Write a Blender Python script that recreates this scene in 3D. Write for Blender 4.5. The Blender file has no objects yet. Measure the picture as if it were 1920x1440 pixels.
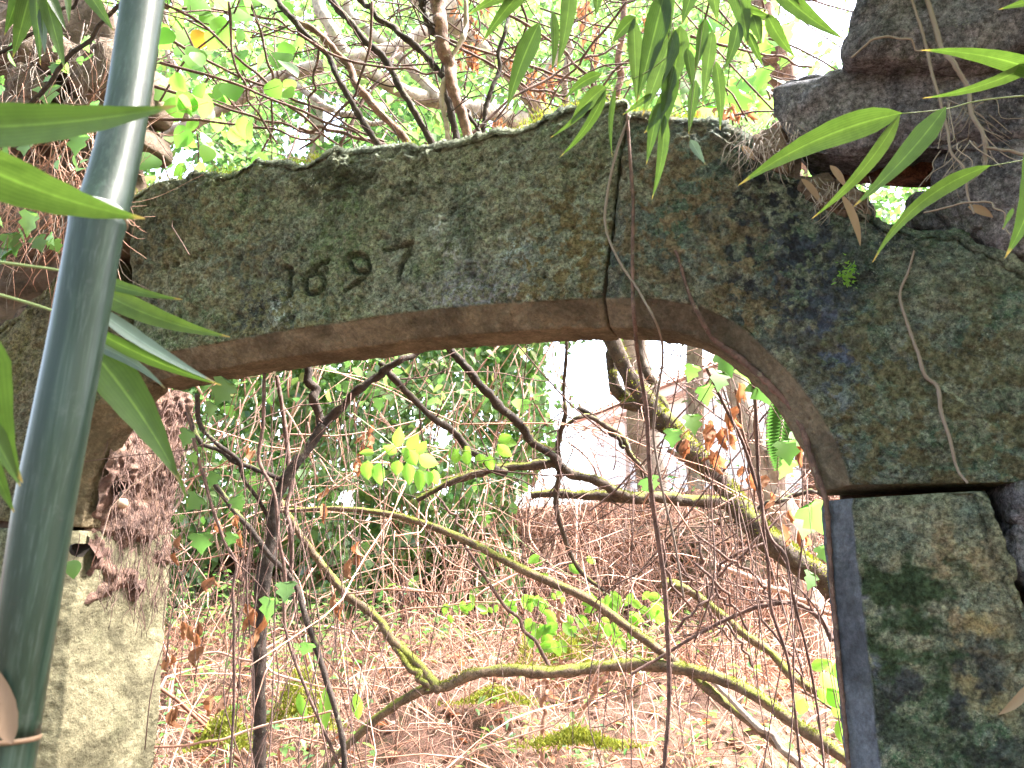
import bpy, math, random
import numpy as np
from mathutils import Vector, Matrix

rng = np.random.default_rng(11)
random.seed(11)
R = math.radians
S = bpy.context.scene
COL = S.collection

# ------------------------------------------------------------------ camera, sky, sun, exposure
FPX = 1478.0                                   # focal length in photo pixels (1920 wide)
CAM = np.array([0.0, -2.0, 1.5])
YAW, PITCH = R(21.6), R(13.0)
FH = np.array([-math.sin(YAW), math.cos(YAW), 0.0])
RT = np.array([math.cos(YAW), math.sin(YAW), 0.0])
UPV = np.array([0.0, 0.0, 1.0])
FW = FH * math.cos(PITCH) + UPV * math.sin(PITCH)
UC = UPV * math.cos(PITCH) - FH * math.sin(PITCH)

cd = bpy.data.cameras.new('camera')
cam = bpy.data.objects.new('camera', cd)
COL.objects.link(cam)
cd.sensor_width = 36.0
cd.lens = 36.0 * FPX / 1920.0
cd.clip_start, cd.clip_end = 0.02, 1000.0
cam.matrix_world = Matrix(((RT[0], UC[0], -FW[0], CAM[0]), (RT[1], UC[1], -FW[1], CAM[1]),
                           (RT[2], UC[2], -FW[2], CAM[2]), (0, 0, 0, 1)))
cd.dof.use_dof = True
cd.dof.focus_distance = 2.35
cd.dof.aperture_fstop = 15.0
S.camera = cam

SUN_EL, SUN_AZ = R(58), R(62)
world = bpy.data.worlds.new('World')
S.world = world
world.use_nodes = True
wn = world.node_tree.nodes
wl = world.node_tree.links
sky = wn.new('ShaderNodeTexSky')
sky.sky_type = 'NISHITA'
sky.sun_disc = False
sky.sun_elevation = SUN_EL
sky.sun_rotation = SUN_AZ
sky.dust_density = 4.0
sky.ozone_density = 0.6
hs = wn.new('ShaderNodeHueSaturation')
hs.inputs['Saturation'].default_value = 0.75
wl.new(sky.outputs[0], hs.inputs['Color'])
wl.new(hs.outputs[0], wn['Background'].inputs[0])
wn['Background'].inputs[1].default_value = 0.15

sd = bpy.data.lights.new('sun', 'SUN')
sd.energy = 5.0
sd.angle = R(12)
sd.color = (1.0, 0.96, 0.91)
sun = bpy.data.objects.new('sun', sd)
COL.objects.link(sun)
sv = Vector((math.sin(SUN_AZ) * math.cos(SUN_EL), math.cos(SUN_AZ) * math.cos(SUN_EL), math.sin(SUN_EL)))
sun.rotation_euler = (-sv).to_track_quat('-Z', 'Y').to_euler()
sun.location = tuple(sv * 30)

S.view_settings.view_transform = 'Standard'
S.view_settings.look = 'None'
S.view_settings.gamma = 1.0
S.view_settings.use_curve_mapping = False
S.view_settings.exposure = 3.7
S.render.engine = 'CYCLES'
S.cycles.max_bounces = 8
S.cycles.diffuse_bounces = 4
S.cycles.transmission_bounces = 6
S.cycles.transparent_max_bounces = 8
S.cycles.use_denoising = True

# ------------------------------------------------------------------ helpers: space
def ray(u, v):
    return FW + RT * ((u - 960.0) / FPX) + UC * ((720.0 - v) / FPX)

def PY(u, v, Y):                               # point on the upright plane y = Y (the wall's face is y = 0)
    d = ray(u, v)
    return CAM + d * ((Y - CAM[1]) / d[1])

def PD(u, v, d):                               # point at depth d along the view axis
    return CAM + ray(u, v) * d

def ST(s, t, z):                               # s metres ahead, t metres to the right, height z
    return CAM * np.array([1, 1, 0]) + FH * s + RT * t + UPV * z

def to_st(x, y):
    dx, dy = x - CAM[0], y - CAM[1]
    return dx * FH[0] + dy * FH[1], dx * RT[0] + dy * RT[1]

# ------------------------------------------------------------------ helpers: noise
def _h(ix, iy, iz, s):
    h = (ix * 374761393 + iy * 668265263 + iz * 1440662683 + s * 974634777) & 0xffffffff
    h = ((h ^ (h >> 13)) * 1274126177) & 0xffffffff
    return ((h ^ (h >> 16)) & 0xffffff) / float(0xffffff) * 2 - 1

def vn(p, s=0):
    p = np.asarray(p, float)
    i = np.floor(p).astype(np.int64)
    f = p - i
    f = f * f * (3 - 2 * f)
    x, y, z = i[..., 0], i[..., 1], i[..., 2]
    fx, fy, fz = f[..., 0], f[..., 1], f[..., 2]
    def L(a, b, t): return a + (b - a) * t
    return L(L(L(_h(x, y, z, s), _h(x + 1, y, z, s), fx), L(_h(x, y + 1, z, s), _h(x + 1, y + 1, z, s), fx), fy),
             L(L(_h(x, y, z + 1, s), _h(x + 1, y, z + 1, s), fx), L(_h(x, y + 1, z + 1, s), _h(x + 1, y + 1, z + 1, s), fx), fy), fz)

def fbm(p, o=4, s=0, g=0.5):
    p = np.asarray(p, float)
    a, t = 1.0, 0.0
    for k in range(o):
        t = t + a * vn(p * 2.03 ** k + 17.3 * k, s + k)
        a *= g
    return t

def unit(a):
    return a / np.maximum(np.linalg.norm(a, axis=-1, keepdims=True), 1e-9)

def cr(pts, n):                                # Catmull-Rom through the points, n samples
    p = np.asarray(pts, float)
    if len(p) == 2:
        t = np.linspace(0, 1, n)[:, None]
        return p[0] + (p[1] - p[0]) * t
    e = np.vstack([2 * p[0] - p[1], p, 2 * p[-1] - p[-2]])
    t = np.linspace(0, len(p) - 1, n)
    i = np.minimum(t.astype(int), len(p) - 2)
    f = (t - i)[:, None]
    a, b, c, d = e[i], e[i + 1], e[i + 2], e[i + 3]
    return 0.5 * (2 * b + (c - a) * f + (2 * a - 5 * b + 4 * c - d) * f ** 2 + (3 * b - 3 * c + d - a) * f ** 3)

def crc(pts, n):                               # closed curve, even spacing
    p = np.asarray(pts, float)
    m = len(p)
    e = np.vstack([p, p[:4]])
    q = cr(np.vstack([p[-1:], e]), 60 * (m + 4))
    q = q[60 * 1: 60 * (m + 1) + 1]
    seg = np.r_[0, np.cumsum(np.linalg.norm(np.diff(q, axis=0), axis=1))]
    t = np.linspace(0, seg[-1], n + 1)[:-1]
    return np.stack([np.interp(t, seg, q[:, k]) for k in range(p.shape[1])], 1)

# ------------------------------------------------------------------ helpers: meshes and objects
def mesh(name, V, faces, smooth=True, attr=None):
    """faces: list of integer arrays (m,3) or (m,4)"""
    me = bpy.data.meshes.new(name)
    V = np.asarray(V, np.float32)
    faces = [np.asarray(f, np.int32) for f in faces if len(f)]
    tot = np.concatenate([np.full(len(f), f.shape[1], np.int32) for f in faces])
    loops = np.concatenate([f.ravel() for f in faces])
    start = np.r_[0, np.cumsum(tot)[:-1]].astype(np.int32)
    me.vertices.add(len(V)); me.vertices.foreach_set('co', V.ravel())
    me.loops.add(len(loops)); me.loops.foreach_set('vertex_index', loops)
    me.polygons.add(len(tot)); me.polygons.foreach_set('loop_start', start)
    try: me.polygons.foreach_set('loop_total', tot)
    except Exception: pass
    me.polygons.foreach_set('use_smooth', np.full(len(tot), smooth, bool))
    if attr is not None:
        for k, v in attr.items():
            a = me.attributes.new(k, 'FLOAT', 'POINT')
            a.data.foreach_set('value', np.asarray(v, np.float32))
    me.update(calc_edges=True)
    return me

class MB:
    def __init__(self): self.v, self.f, self.n = [], [], 0
    def add(self, V, faces):
        V = np.asarray(V, float).reshape(-1, 3)
        self.v.append(V)
        for f in faces: self.f.append(np.asarray(f) + self.n)
        self.n += len(V)
        return self
    def mesh(self, name, smooth=True):
        q = [f for f in self.f if f.shape[1] == 4]; t = [f for f in self.f if f.shape[1] == 3]
        return mesh(name, np.vstack(self.v), ([np.vstack(q)] if q else []) + ([np.vstack(t)] if t else []), smooth)

def link(name, me, m=None, parent=None, label=None, kind=None, mtx=None):
    o = bpy.data.objects.new(name, me)
    COL.objects.link(o)
    if m is not None and me is not None and not me.materials: me.materials.append(m)
    if mtx is not None: o.matrix_world = mtx
    if parent is not None:
        o.parent = parent
        o.matrix_parent_inverse = Matrix.Translation(-Vector(parent['base']))  if 'base' in parent else Matrix()
    if label: o['label'] = label
    if kind: o['kind'] = kind
    return o

BASES = {}
def thing(name, label, cat, base=(0, 0, 0), group=None):
    o = bpy.data.objects.new(name, None)
    COL.objects.link(o)
    o.empty_display_size = 0.05
    o.location = tuple(float(b) for b in base)
    o['label'] = label; o['category'] = cat
    if group: o['group'] = group
    BASES[o.name] = Vector([float(b) for b in base])
    return o

def part(name, me, m, th, kind=None, label=None, mtx=None):
    o = bpy.data.objects.new(name, me)
    COL.objects.link(o)
    if m is not None and not me.materials: me.materials.append(m)
    if mtx is not None: o.matrix_basis = mtx
    o.parent = th
    if th.name in BASES: o.matrix_parent_inverse = Matrix.Translation(-BASES[th.name])
    elif th.parent is not None and mtx is None: o.matrix_parent_inverse = Matrix()
    if kind: o['kind'] = kind
    if label: o['label'] = label
    return o

def tagged(name, me, m, label, cat, group=None):
    o = link(name, me, m)
    o['label'] = label; o['category'] = cat
    if group: o['group'] = group
    return o

# tubes: P (N,n,3), r (N,n)
def tubes(P, r, sides=6, rough=0.0, seed=0, caps=True):
    P = np.asarray(P, float); r = np.asarray(r, float)
    if P.ndim == 2: P, r = P[None], r[None]
    N, n = P.shape[:2]
    T = unit(np.gradient(P, axis=1))
    ref = np.where(np.abs(T[..., 2:3]) > 0.9, np.array([1.0, 0.2, 0]), np.array([0, 0, 1.0]))
    m = T.mean(1, keepdims=True)
    ref = np.where(np.abs(unit(m)[..., 2:3]) > 0.8, np.array([0.9, 0.4, 0.1]), np.array([0.05, 0.1, 1.0])) * np.ones_like(P)
    A = unit(np.cross(T, ref)); B = np.cross(A, T)
    a = np.arange(sides) * 2 * math.pi / sides
    ca, sa = np.cos(a)[None, None, :, None], np.sin(a)[None, None, :, None]
    D = A[:, :, None] * ca + B[:, :, None] * sa
    rr = r[:, :, None, None] * np.ones((1, 1, sides, 1))
    if rough > 0:
        q = P[:, :, None] + D * rr
        sc = 0.55 / np.maximum(r.mean(), 1e-4)
        rr = rr * (1 + rough * fbm(q * sc, 3, seed)[..., None])
    V = (P[:, :, None] + D * rr).reshape(-1, 3)
    j, i, s = np.meshgrid(np.arange(N), np.arange(n - 1), np.arange(sides), indexing='ij')
    b = j * n * sides + i * sides
    s2 = (s + 1) % sides
    q = np.stack([b + s, b + s2, b + sides + s2, b + sides + s], -1).reshape(-1, 4)
    fs = [q]
    if caps:
        k = np.arange(N)[:, None] * n * sides
        tri = []
        for x in range(1, sides - 1):
            tri.append(np.hstack([k, k + x + 1, k + x]))
            e = k + (n - 1) * sides
            tri.append(np.hstack([e, e + x, e + x + 1]))
        fs.append(np.vstack(tri))
    return V, fs

def path(pts, d, n=None, jit=0.0, seed=0):
    """pts: (u, v[, d]) photo pixels; d default depth"""
    W = np.array([PD(p[0], p[1], p[2] if len(p) > 2 else d) for p in pts])
    n = n or max(8, int(len(pts) * 7))
    C_ = cr(W, n)
    if jit:
        t = np.linspace(0, 9, n)[:, None]
        C_ = C_ + jit * np.hstack([vn(np.hstack([t, t * 0 + k * 5.1, t * 0 + seed]))[:, None] for k in range(3)])
    return C_

def branch_mesh(name, pts, d, dia, sides=9, rough=0.22, jit=None, seed=0, n=None):
    """dia: photo-pixel diameters along the branch"""
    C_ = path(pts, d, n=n or max(24, len(pts) * 16), jit=(0.004 * d if jit is None else jit), seed=seed)
    dd = np.array([p[2] if len(p) > 2 else d for p in pts], float)
    di = np.atleast_1d(np.asarray(dia, float))
    t = np.linspace(0, 1, len(C_))
    rad = np.interp(t, np.linspace(0, 1, len(di)), di) * np.interp(t, np.linspace(0, 1, len(dd)), dd) / FPX / 2
    V, f = tubes(C_, rad, sides, rough, seed)
    return mesh(name, V, f), C_, rad

# leaf templates: l along the blade, w across, h lift
LT_V = np.array([[0, 0, 0], [.33, 0, 0], [.66, 0, .0], [1, 0, -.08],
                 [.30, .5, .1], [.66, .36, .06], [.30, -.5, .1], [.66, -.36, .06]])
LT_Q = np.array([[1, 2, 5, 4], [6, 7, 2, 1]])
LT_T = np.array([[0, 1, 4], [2, 3, 5], [0, 6, 1], [2, 7, 3]])

def leaves(P, D, N_, L, W, lift=1.0):
    """batch of simple folded leaves"""
    P, D, N_ = np.asarray(P), unit(np.asarray(D)), np.asarray(N_)
    Sd = unit(np.cross(N_, D)); Nn = np.cross(D, Sd)
    L = np.asarray(L)[:, None, None]; W = np.asarray(W)[:, None, None]
    V = P[:, None] + D[:, None] * LT_V[None, :, :1] * L + Sd[:, None] * LT_V[None, :, 1:2] * W + Nn[:, None] * LT_V[None, :, 2:3] * L * lift
    k = (np.arange(len(P)) * 8)[:, None, None]
    return V.reshape(-1, 3), [(LT_Q[None] + k).reshape(-1, 4), (LT_T[None] + k).reshape(-1, 3)]

def rdir(n):
    return unit(rng.normal(size=(n, 3)))
# ------------------------------------------------------------------ materials
class NT:
    def __init__(self, name):
        self.m = bpy.data.materials.new(name)
        self.m.use_nodes = True
        self.t = self.m.node_tree
        self.b = self.t.nodes['Principled BSDF']
        self.out = self.t.nodes['Material Output']
        self.pos = self.t.nodes.new('ShaderNodeNewGeometry')
    def n(self, typ, **kw):
        o = self.t.nodes.new(typ)
        for k, v in kw.items(): setattr(o, k, v)
        return o
    def l(self, a, b): self.t.links.new(a, b)
    def noise(self, scale, detail=4, rough=0.55, stretch=None, off=0.0, dist=0.0):
        o = self.n('ShaderNodeTexNoise')
        o.inputs['Scale'].default_value = scale
        o.inputs['Detail'].default_value = detail
        o.inputs['Roughness'].default_value = rough
        o.inputs['Distortion'].default_value = dist
        mp = self.n('ShaderNodeMapping')
        mp.inputs['Location'].default_value = (off, off * 1.7, -off)
        if stretch: mp.inputs['Scale'].default_value = stretch
        self.l(self.pos.outputs['Position'], mp.inputs['Vector'])
        self.l(mp.outputs[0], o.inputs['Vector'])
        return o.outputs['Fac']
    def ramp(self, fac, lo, hi, a=0.0, b=1.0):
        o = self.n('ShaderNodeMapRange')
        o.interpolation_type = 'SMOOTHSTEP'
        self.l(fac, o.inputs['Value'])
        for k, v in zip(('From Min', 'From Max', 'To Min', 'To Max'), (lo, hi, a, b)): o.inputs[k].default_value = v
        return o.outputs[0]
    def math(self, op, a, b=None):
        o = self.n('ShaderNodeMath', operation=op)
        for i, x in enumerate((a, b)):
            if x is None: continue
            if isinstance(x, (int, float)): o.inputs[i].default_value = x
            else: self.l(x, o.inputs[i])
        return o.outputs[0]
    def col(self, c):
        o = self.n('ShaderNodeRGB'); o.outputs[0].default_value = (*c, 1); return o.outputs[0]
    def mix(self, f, a, b, mode='MIX'):
        o = self.n('ShaderNodeMix', data_type='RGBA', blend_type=mode)
        if isinstance(f, (int, float)): o.inputs[0].default_value = f
        else: self.l(f, o.inputs[0])
        for x, i in ((a, 6), (b, 7)):
            if isinstance(x, tuple): o.inputs[i].default_value = (*x, 1)
            else: self.l(x, o.inputs[i])
        return o.outputs[2]
    def blob(self, p, r0, r1, wob=0.0, wsc=6.0, axes=(1, 1, 1)):
        """1 inside r0 of point p fading to 0 at r1, with a ragged edge: a stain with a shape of its own"""
        mp = self.n('ShaderNodeMapping')
        mp.inputs['Location'].default_value = tuple(-p[i] * axes[i] for i in range(3))
        mp.inputs['Scale'].default_value = axes
        self.l(self.pos.outputs['Position'], mp.inputs['Vector'])
        ln = self.n('ShaderNodeVectorMath', operation='LENGTH')
        self.l(mp.outputs[0], ln.inputs[0])
        v = ln.outputs['Value']
        if wob: v = self.math('ADD', v, self.math('MULTIPLY', self.math('SUBTRACT', self.noise(wsc, 5, .6), .5), wob))
        return self.ramp(v, r0, r1, 1.0, 0.0)
    def bump(self, hts, dist):
        nrm = None
        for h, s, d in hts:
            o = self.n('ShaderNodeBump')
            o.inputs['Strength'].default_value = s
            o.inputs['Distance'].default_value = d
            self.l(h, o.inputs['Height'])
            if nrm is not None: self.l(nrm, o.inputs['Normal'])
            nrm = o.outputs[0]
        self.l(nrm, self.b.inputs['Normal'])
    def done(self, color=None, rough=0.85, spec=0.25):
        if color is not None:
            if isinstance(color, tuple): self.b.inputs['Base Color'].default_value = (*color, 1)
            else: self.l(color, self.b.inputs['Base Color'])
        self.b.inputs['Roughness'].default_value = rough
        self.b.inputs['Specular IOR Level'].default_value = spec
        return self.m

def stone_mat(name, tan, grey, dark, moss, lichen=0.3, mossiness=0.5, darkness=0.5, patches=(), warm=(0.17, 0.105, 0.06), dirty=1.0):
    t = NT(name)
    c = t.mix(t.ramp(t.noise(5.0, 6, .6, dist=.6), .38, .62), tan, grey)
    c = t.mix(t.ramp(t.noise(26, 5, .65, off=3), .45, .7, 0, .55), c, tuple(x * .55 for x in tan))
    c = t.mix(t.ramp(t.noise(60, 4, .6, off=8), .55, .75, 0, .5), c, tuple(min(1, x * 1.5) for x in tan))
    mm = t.math('MULTIPLY', t.ramp(t.noise(2.6, 6, .62, off=5, dist=.8), .56 - .25 * mossiness, .72 - .2 * mossiness), t.ramp(t.noise(48, 6, .75, off=2), .36, .60, .1, 1))
    c = t.mix(mm, c, moss)
    dk = t.math('MULTIPLY', t.ramp(t.noise(2.1, 7, .66, off=9, stretch=(1, 1, .6), dist=1.0), .62 - .25 * darkness, .74 - .2 * darkness), t.ramp(t.noise(60, 6, .75, off=4), .32, .58, .15, 1))
    c = t.mix(dk, c, dark)
    c = t.mix(t.ramp(t.noise(115, 5, .75, off=21), .50, .66, 0, .75), c, tuple(x * .8 for x in dark))
    c = t.mix(t.ramp(t.noise(170, 4, .7, off=31), .56, .70, 0, .6), c, tuple(min(1, x * 1.7) for x in tan))
    for p, r0, r1, wob, colr, axes, brk in patches:
        f = t.blob(p, r0, r1, wob, 7.0, axes)
        if brk: f = t.math('MULTIPLY', f, t.ramp(t.noise(brk, 4, .6, off=p[0]), .47, .56))
        c = t.mix(f, c, colr)
    if lichen:
        vo = t.n('ShaderNodeTexVoronoi'); vo.inputs['Scale'].default_value = 75
        t.l(t.pos.outputs['Position'], vo.inputs['Vector'])
        sp = t.math('MULTIPLY', t.ramp(vo.outputs['Distance'], .12, .3, 1, 0), t.math('MULTIPLY', t.ramp(t.noise(7, 3, .5, off=12), .68 - .2 * lichen, .76 - .2 * lichen), t.ramp(t.noise(140, 3, .6), .4, .55)))
        c = t.mix(sp, c, (.34, .36, .30))
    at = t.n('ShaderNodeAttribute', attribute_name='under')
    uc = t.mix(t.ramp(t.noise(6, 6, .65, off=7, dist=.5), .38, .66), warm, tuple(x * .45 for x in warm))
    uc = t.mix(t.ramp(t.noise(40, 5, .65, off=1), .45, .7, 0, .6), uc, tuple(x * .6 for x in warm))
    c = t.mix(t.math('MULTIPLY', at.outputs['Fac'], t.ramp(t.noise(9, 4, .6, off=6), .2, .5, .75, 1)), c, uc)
    pit = t.n('ShaderNodeTexVoronoi'); pit.inputs['Scale'].default_value = 55
    t.l(t.pos.outputs['Position'], pit.inputs['Vector'])
    ph = t.math('MULTIPLY', t.ramp(pit.outputs['Distance'], .10, .34, 1, 0), t.ramp(t.noise(11, 3, .6, off=4), .46, .60))
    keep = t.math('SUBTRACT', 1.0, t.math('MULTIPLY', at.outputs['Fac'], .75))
    hf = t.n('ShaderNodeMix', data_type='RGBA', blend_type='MULTIPLY'); hf.inputs[0].default_value = 1
    hv = t.math('MULTIPLY', t.ramp(t.noise(75, 6, .8, off=41), .34, .68, .42, 1.75), t.ramp(t.noise(22, 4, .7, off=43), .3, .7, .72, 1.28))
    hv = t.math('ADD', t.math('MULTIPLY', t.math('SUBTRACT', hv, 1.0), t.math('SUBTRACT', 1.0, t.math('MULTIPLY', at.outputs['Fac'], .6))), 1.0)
    cb = t.n('ShaderNodeCombineColor')
    for k_ in range(3): t.l(hv, cb.inputs[k_])
    t.l(c, hf.inputs[6]); t.l(cb.outputs[0], hf.inputs[7]); c = hf.outputs[2]
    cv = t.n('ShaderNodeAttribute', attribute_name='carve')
    c = t.mix(t.math('MULTIPLY', cv.outputs['Fac'], .42), c, tuple(x * .5 for x in dark))  # painted shade: darkens the colour inside pits and carved figures
    t.bump([(t.math('MULTIPLY', t.noise(30, 8, .72, off=1), keep), .9, .045), (t.math('MULTIPLY', ph, t.math('MULTIPLY', keep, -1.0)), .8, .02), (t.noise(120, 6, .8), .9, .011)], 0)
    return t.done(c, .93, .12)

W0 = lambda u, v: tuple(PY(u, v, 0.0))
PATCH_L = [
    (W0(528, 575), .01, .085, .08, (.40, .46, .43), (1, 1, .8), 60),
    (W0(845, 470), .0, .06, .05, (.33, .35, .33), (1, 1, 1), 75),
    (W0(960, 480), .02, .10, .10, (.27, .32, .31), (1, 1, 1), 75),
    (W0(890, 545), .03, .19, .14, (.20, .205, .22), (.7, 1, 1.3), 65),
    (W0(820, 420), .01, .06, .05, (.36, .38, .36), (1, 1, 1), 70),
    (W0(680, 330), .10, .34, .2, (.055, .06, .04), (.8, 1, 1.4), 14),
    (W0(380, 470), .15, .40, .2, (.15, .142, .09), (.8, 1, 1), 22),
    (W0(500, 600), .1, .3, .2, (.15, .15, .085), (.6, 1, 1.4), 26),
    (W0(1060, 470), .10, .28, .2, (.15, .125, .065), (1, 1, .8), 24),
]
M_LINTEL = stone_mat('lintel_sandstone', (.225, .235, .165), (.165, .187, .15), (.042, .05, .05), (.10, .145, .07), .35, .4, .38, PATCH_L, warm=(.17, .14, .098))
PATCH_R = [
    (W0(1450, 440), .08, .26, .16, (.03, .034, .042), (1.1, 1, .55), 26),
    (W0(1520, 560), .07, .22, .14, (.045, .056, .072), (1.3, 1, .6), 26),
    (W0(1560, 640), .04, .13, .1, (.07, .085, .125), (1.2, 1, .8), 14),
    (W0(1545, 800), .02, .12, .08, (.10, .115, .15), (1.6, 1, .5), 12),
    (W0(1250, 380), .10, .30, .2, (.15, .125, .08), (1, 1, .7), 22),
    (W0(1390, 560), .05, .20, .15, (.145, .12, .075), (1.2, 1, .6), 24),
    (W0(1760, 800), .15, .5, .3, (.12, .115, .07), (1, 1, 1), 20),
]
M_CORNER = stone_mat('corner_sandstone', (.21, .215, .16), (.12, .145, .13), (.034, .042, .052), (.062, .11, .068), .3, .5, .45, PATCH_R, warm=(.16, .135, .10))
PATCH_J = [
    (W0(1790, 1100), .03, .16, .12, (.24, .19, .12), (1, 1, .7), 12),
    (W0(1845, 1240), .03, .11, .08, (.27, .22, .12), (1.3, 1, .5), 9),
    (W0(1760, 1330), .08, .22, .14, (.045, .048, .05), (1, 1, .8), 9),
    (W0(1620, 1200), .02, .1, .06, (.10, .11, .14), (1.8, 1, .3), 14),
    (W0(1700, 1180), .08, .28, .2, (.04, .06, .032), (1, 1, .7), 8),
]
M_JAMB = stone_mat('jamb_sandstone', (.25, .245, .175), (.13, .16, .135), (.04, .052, .056), (.055, .10, .055), .15, .55, .4, PATCH_J, warm=(.13, .145, .18))
M_JAMBL = stone_mat('pale_jamb_sandstone', (.185, .165, .10), (.145, .15, .095), (.08, .068, .05), (.10, .13, .06), .2, .35, .12, [
    (tuple(PY(235, 960, .25)), .12, .34, .2, (.13, .085, .055), (1, 1, .9), 0)], warm=(.195, .175, .11))
M_CORNERL = stone_mat('brown_corner_sandstone', (.16, .135, .085), (.11, .105, .068), (.05, .042, .03), (.13, .125, .05), .15, .45, .3, warm=(.18, .14, .085))
M_RUBBLE = stone_mat('dark_rubble_stone', (.225, .215, .23), (.15, .15, .18), (.055, .055, .07), (.055, .075, .045), .3, .3, .4, warm=(.10, .09, .09))
M_REDSTONE = stone_mat('red_sandstone', (.16, .065, .04), (.11, .05, .035), (.04, .025, .02), (.1, .06, .04), 0, .2, .3)
M_FARSTONE = stone_mat('far_wall_stone', (.30, .24, .16), (.20, .17, .13), (.08, .065, .05), (.16, .17, .07), .2, .4, .25)

def earth_mat(name, a, b, d):
    t = NT(name)
    c = t.mix(t.ramp(t.noise(4, 7, .65, dist=.5), .35, .65), a, b)
    c = t.mix(t.ramp(t.noise(18, 6, .7, off=4), .45, .7), c, d)
    t.bump([(t.noise(14, 8, .75), .9, .05), (t.noise(80, 5, .7), .6, .01)], 0)
    return t.done(c, .95, .1)
M_EARTH = earth_mat('earth', (.095, .062, .045), (.06, .042, .032), (.03, .022, .018))
M_BANK = earth_mat('crumbling_bank_earth', (.20, .145, .11), (.12, .085, .065), (.06, .045, .035))
M_GROUND = earth_mat('leaf_mould_ground', (.21, .12, .095), (.12, .07, .055), (.07, .06, .035))

def bark_mat(name, a, b, moss, mossy, lich=0.0, scale=1.0):
    t = NT(name)
    c = t.mix(t.ramp(t.noise(22 * scale, 6, .65), .35, .65), a, b)
    c = t.mix(t.ramp(t.noise(90 * scale, 4, .7, off=3), .5, .7, 0, .7), c, tuple(x * .4 for x in b))
    if lich: c = t.mix(t.ramp(t.noise(35 * scale, 4, .6, off=9), .62, .68, 0, lich), c, (.36, .36, .28))
    if mossy:
        sx = t.n('ShaderNodeSeparateXYZ'); t.l(t.pos.outputs['Normal'], sx.inputs[0])
        f = t.math('ADD', t.math('MULTIPLY', sx.outputs[2], .28), t.noise(7 * scale, 5, .65, off=2))
        c = t.mix(t.ramp(f, .70 - .3 * mossy, .82 - .3 * mossy), c, moss)
    t.bump([(t.noise(40 * scale, 7, .7, stretch=(1, 1, .35)), .9, .012), (t.noise(160 * scale, 4, .7), .6, .003)], 0)
    return t.done(c, .9, .2)
MOSS = (.13, .14, .03)
M_BARKM = bark_mat('mossy_bark', (.085, .062, .046), (.042, .031, .025), MOSS, .35, .2)
M_BARKMM = bark_mat('very_mossy_bark', (.17, .12, .08), (.085, .062, .042), MOSS, .45)
M_BARKD = bark_mat('dark_bark', (.058, .043, .036), (.026, .021, .019), (.08, .09, .03), .2, .3)
M_BARKR = bark_mat('reddish_bark', (.23, .135, .10), (.10, .06, .048), (.14, .14, .05), .15, .4)
M_BARKG = bark_mat('grey_bark', (.36, .30, .25), (.22, .18, .15), (.2, .2, .1), .25, .3, .6)
M_VINE = bark_mat('vine_bark', (.15, .09, .075), (.07, .045, .04), MOSS, 0, .2)
M_DRY = NT('dry_stem')
_c = M_DRY.mix(M_DRY.pos.outputs['Random Per Island'], (.42, .22, .155), (.15, .068, .046))
_c = M_DRY.mix(M_DRY.ramp(M_DRY.noise(3, 3), .45, .6), _c, (.48, .31, .245)); M_DRY = M_DRY.done(_c, .8, .25)
M_ROOT = NT('pale_root'); _c = M_ROOT.mix(M_ROOT.pos.outputs['Random Per Island'], (.24, .205, .18), (.12, .095, .08)); M_ROOT = M_ROOT.done(_c, .85, .2)

def leaf_mat(name, cols, trans, tcol, rough=.45, spec=.4, island=True, vein=None, blade_=False):
    t = NT(name)
    if island:
        r = t.n('ShaderNodeValToRGB')
        for i, c in enumerate(cols):
            p = i / max(1, len(cols) - 1)
            e = r.color_ramp.elements[0] if i == 0 else (r.color_ramp.elements[-1] if i == len(cols) - 1 else r.color_ramp.elements.new(p))
            e.position = p; e.color = (*c, 1)
        t.l(t.pos.outputs['Random Per Island'], r.inputs[0]); c = r.outputs[0]
    else:
        oi = t.n('ShaderNodeObjectInfo')
        r = t.n('ShaderNodeValToRGB')
        for i, c in enumerate(cols):
            p = i / max(1, len(cols) - 1)
            e = r.color_ramp.elements[0] if i == 0 else (r.color_ramp.elements[-1] if i == len(cols) - 1 else r.color_ramp.elements.new(p))
            e.position = p; e.color = (*c, 1)
        t.l(oi.outputs['Random'], r.inputs[0]); c = r.outputs[0]
    if vein:
        c = t.mix(t.ramp(t.noise(vein, 3, .6), .4, .65, 0, .5), c, tuple(x * .6 for x in cols[0]))
    if blade_:                                 # parallel veins, pale midrib, browned tip, a few spots
        ac = t.n('ShaderNodeAttribute', attribute_name='across').outputs['Fac']
        al = t.n('ShaderNodeAttribute', attribute_name='along').outputs['Fac']
        vs = t.math('SINE', t.math('MULTIPLY', ac, 34.0))
        c = t.mix(t.ramp(vs, -.2, 1, 0, .28), c, tuple(x * .55 for x in cols[0]))
        c = t.mix(t.ramp(t.math('ABSOLUTE', ac), .03, .10, .6, 0), c, tuple(min(1, x * 1.9) for x in cols[-1]))
        c = t.mix(t.ramp(t.noise(45, 4, .65), .40, .66, 0, .4), c, tuple(x * .6 for x in cols[0]))
        c = t.mix(t.ramp(t.noise(210, 3, .6, off=5), .70, .76, 0, .7), c, (.10, .075, .03))
        c = t.mix(t.ramp(t.math('ADD', al, t.math('MULTIPLY', t.noise(60, 3, .6, off=8), .08)), .955, 1.01, 0, .85), c, (.20, .14, .06))
    m = t.done(c, rough, spec)
    tr = t.n('ShaderNodeBsdfTranslucent')
    t.l(t.mix(1.0, c, tcol, 'MULTIPLY'), tr.inputs[0])
    ms = t.n('ShaderNodeMixShader'); ms.inputs[0].default_value = trans
    t.l(t.b.outputs[0], ms.inputs[1]); t.l(tr.outputs[0], ms.inputs[2])
    t.l(ms.outputs[0], t.out.inputs[0])
    return m
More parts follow.
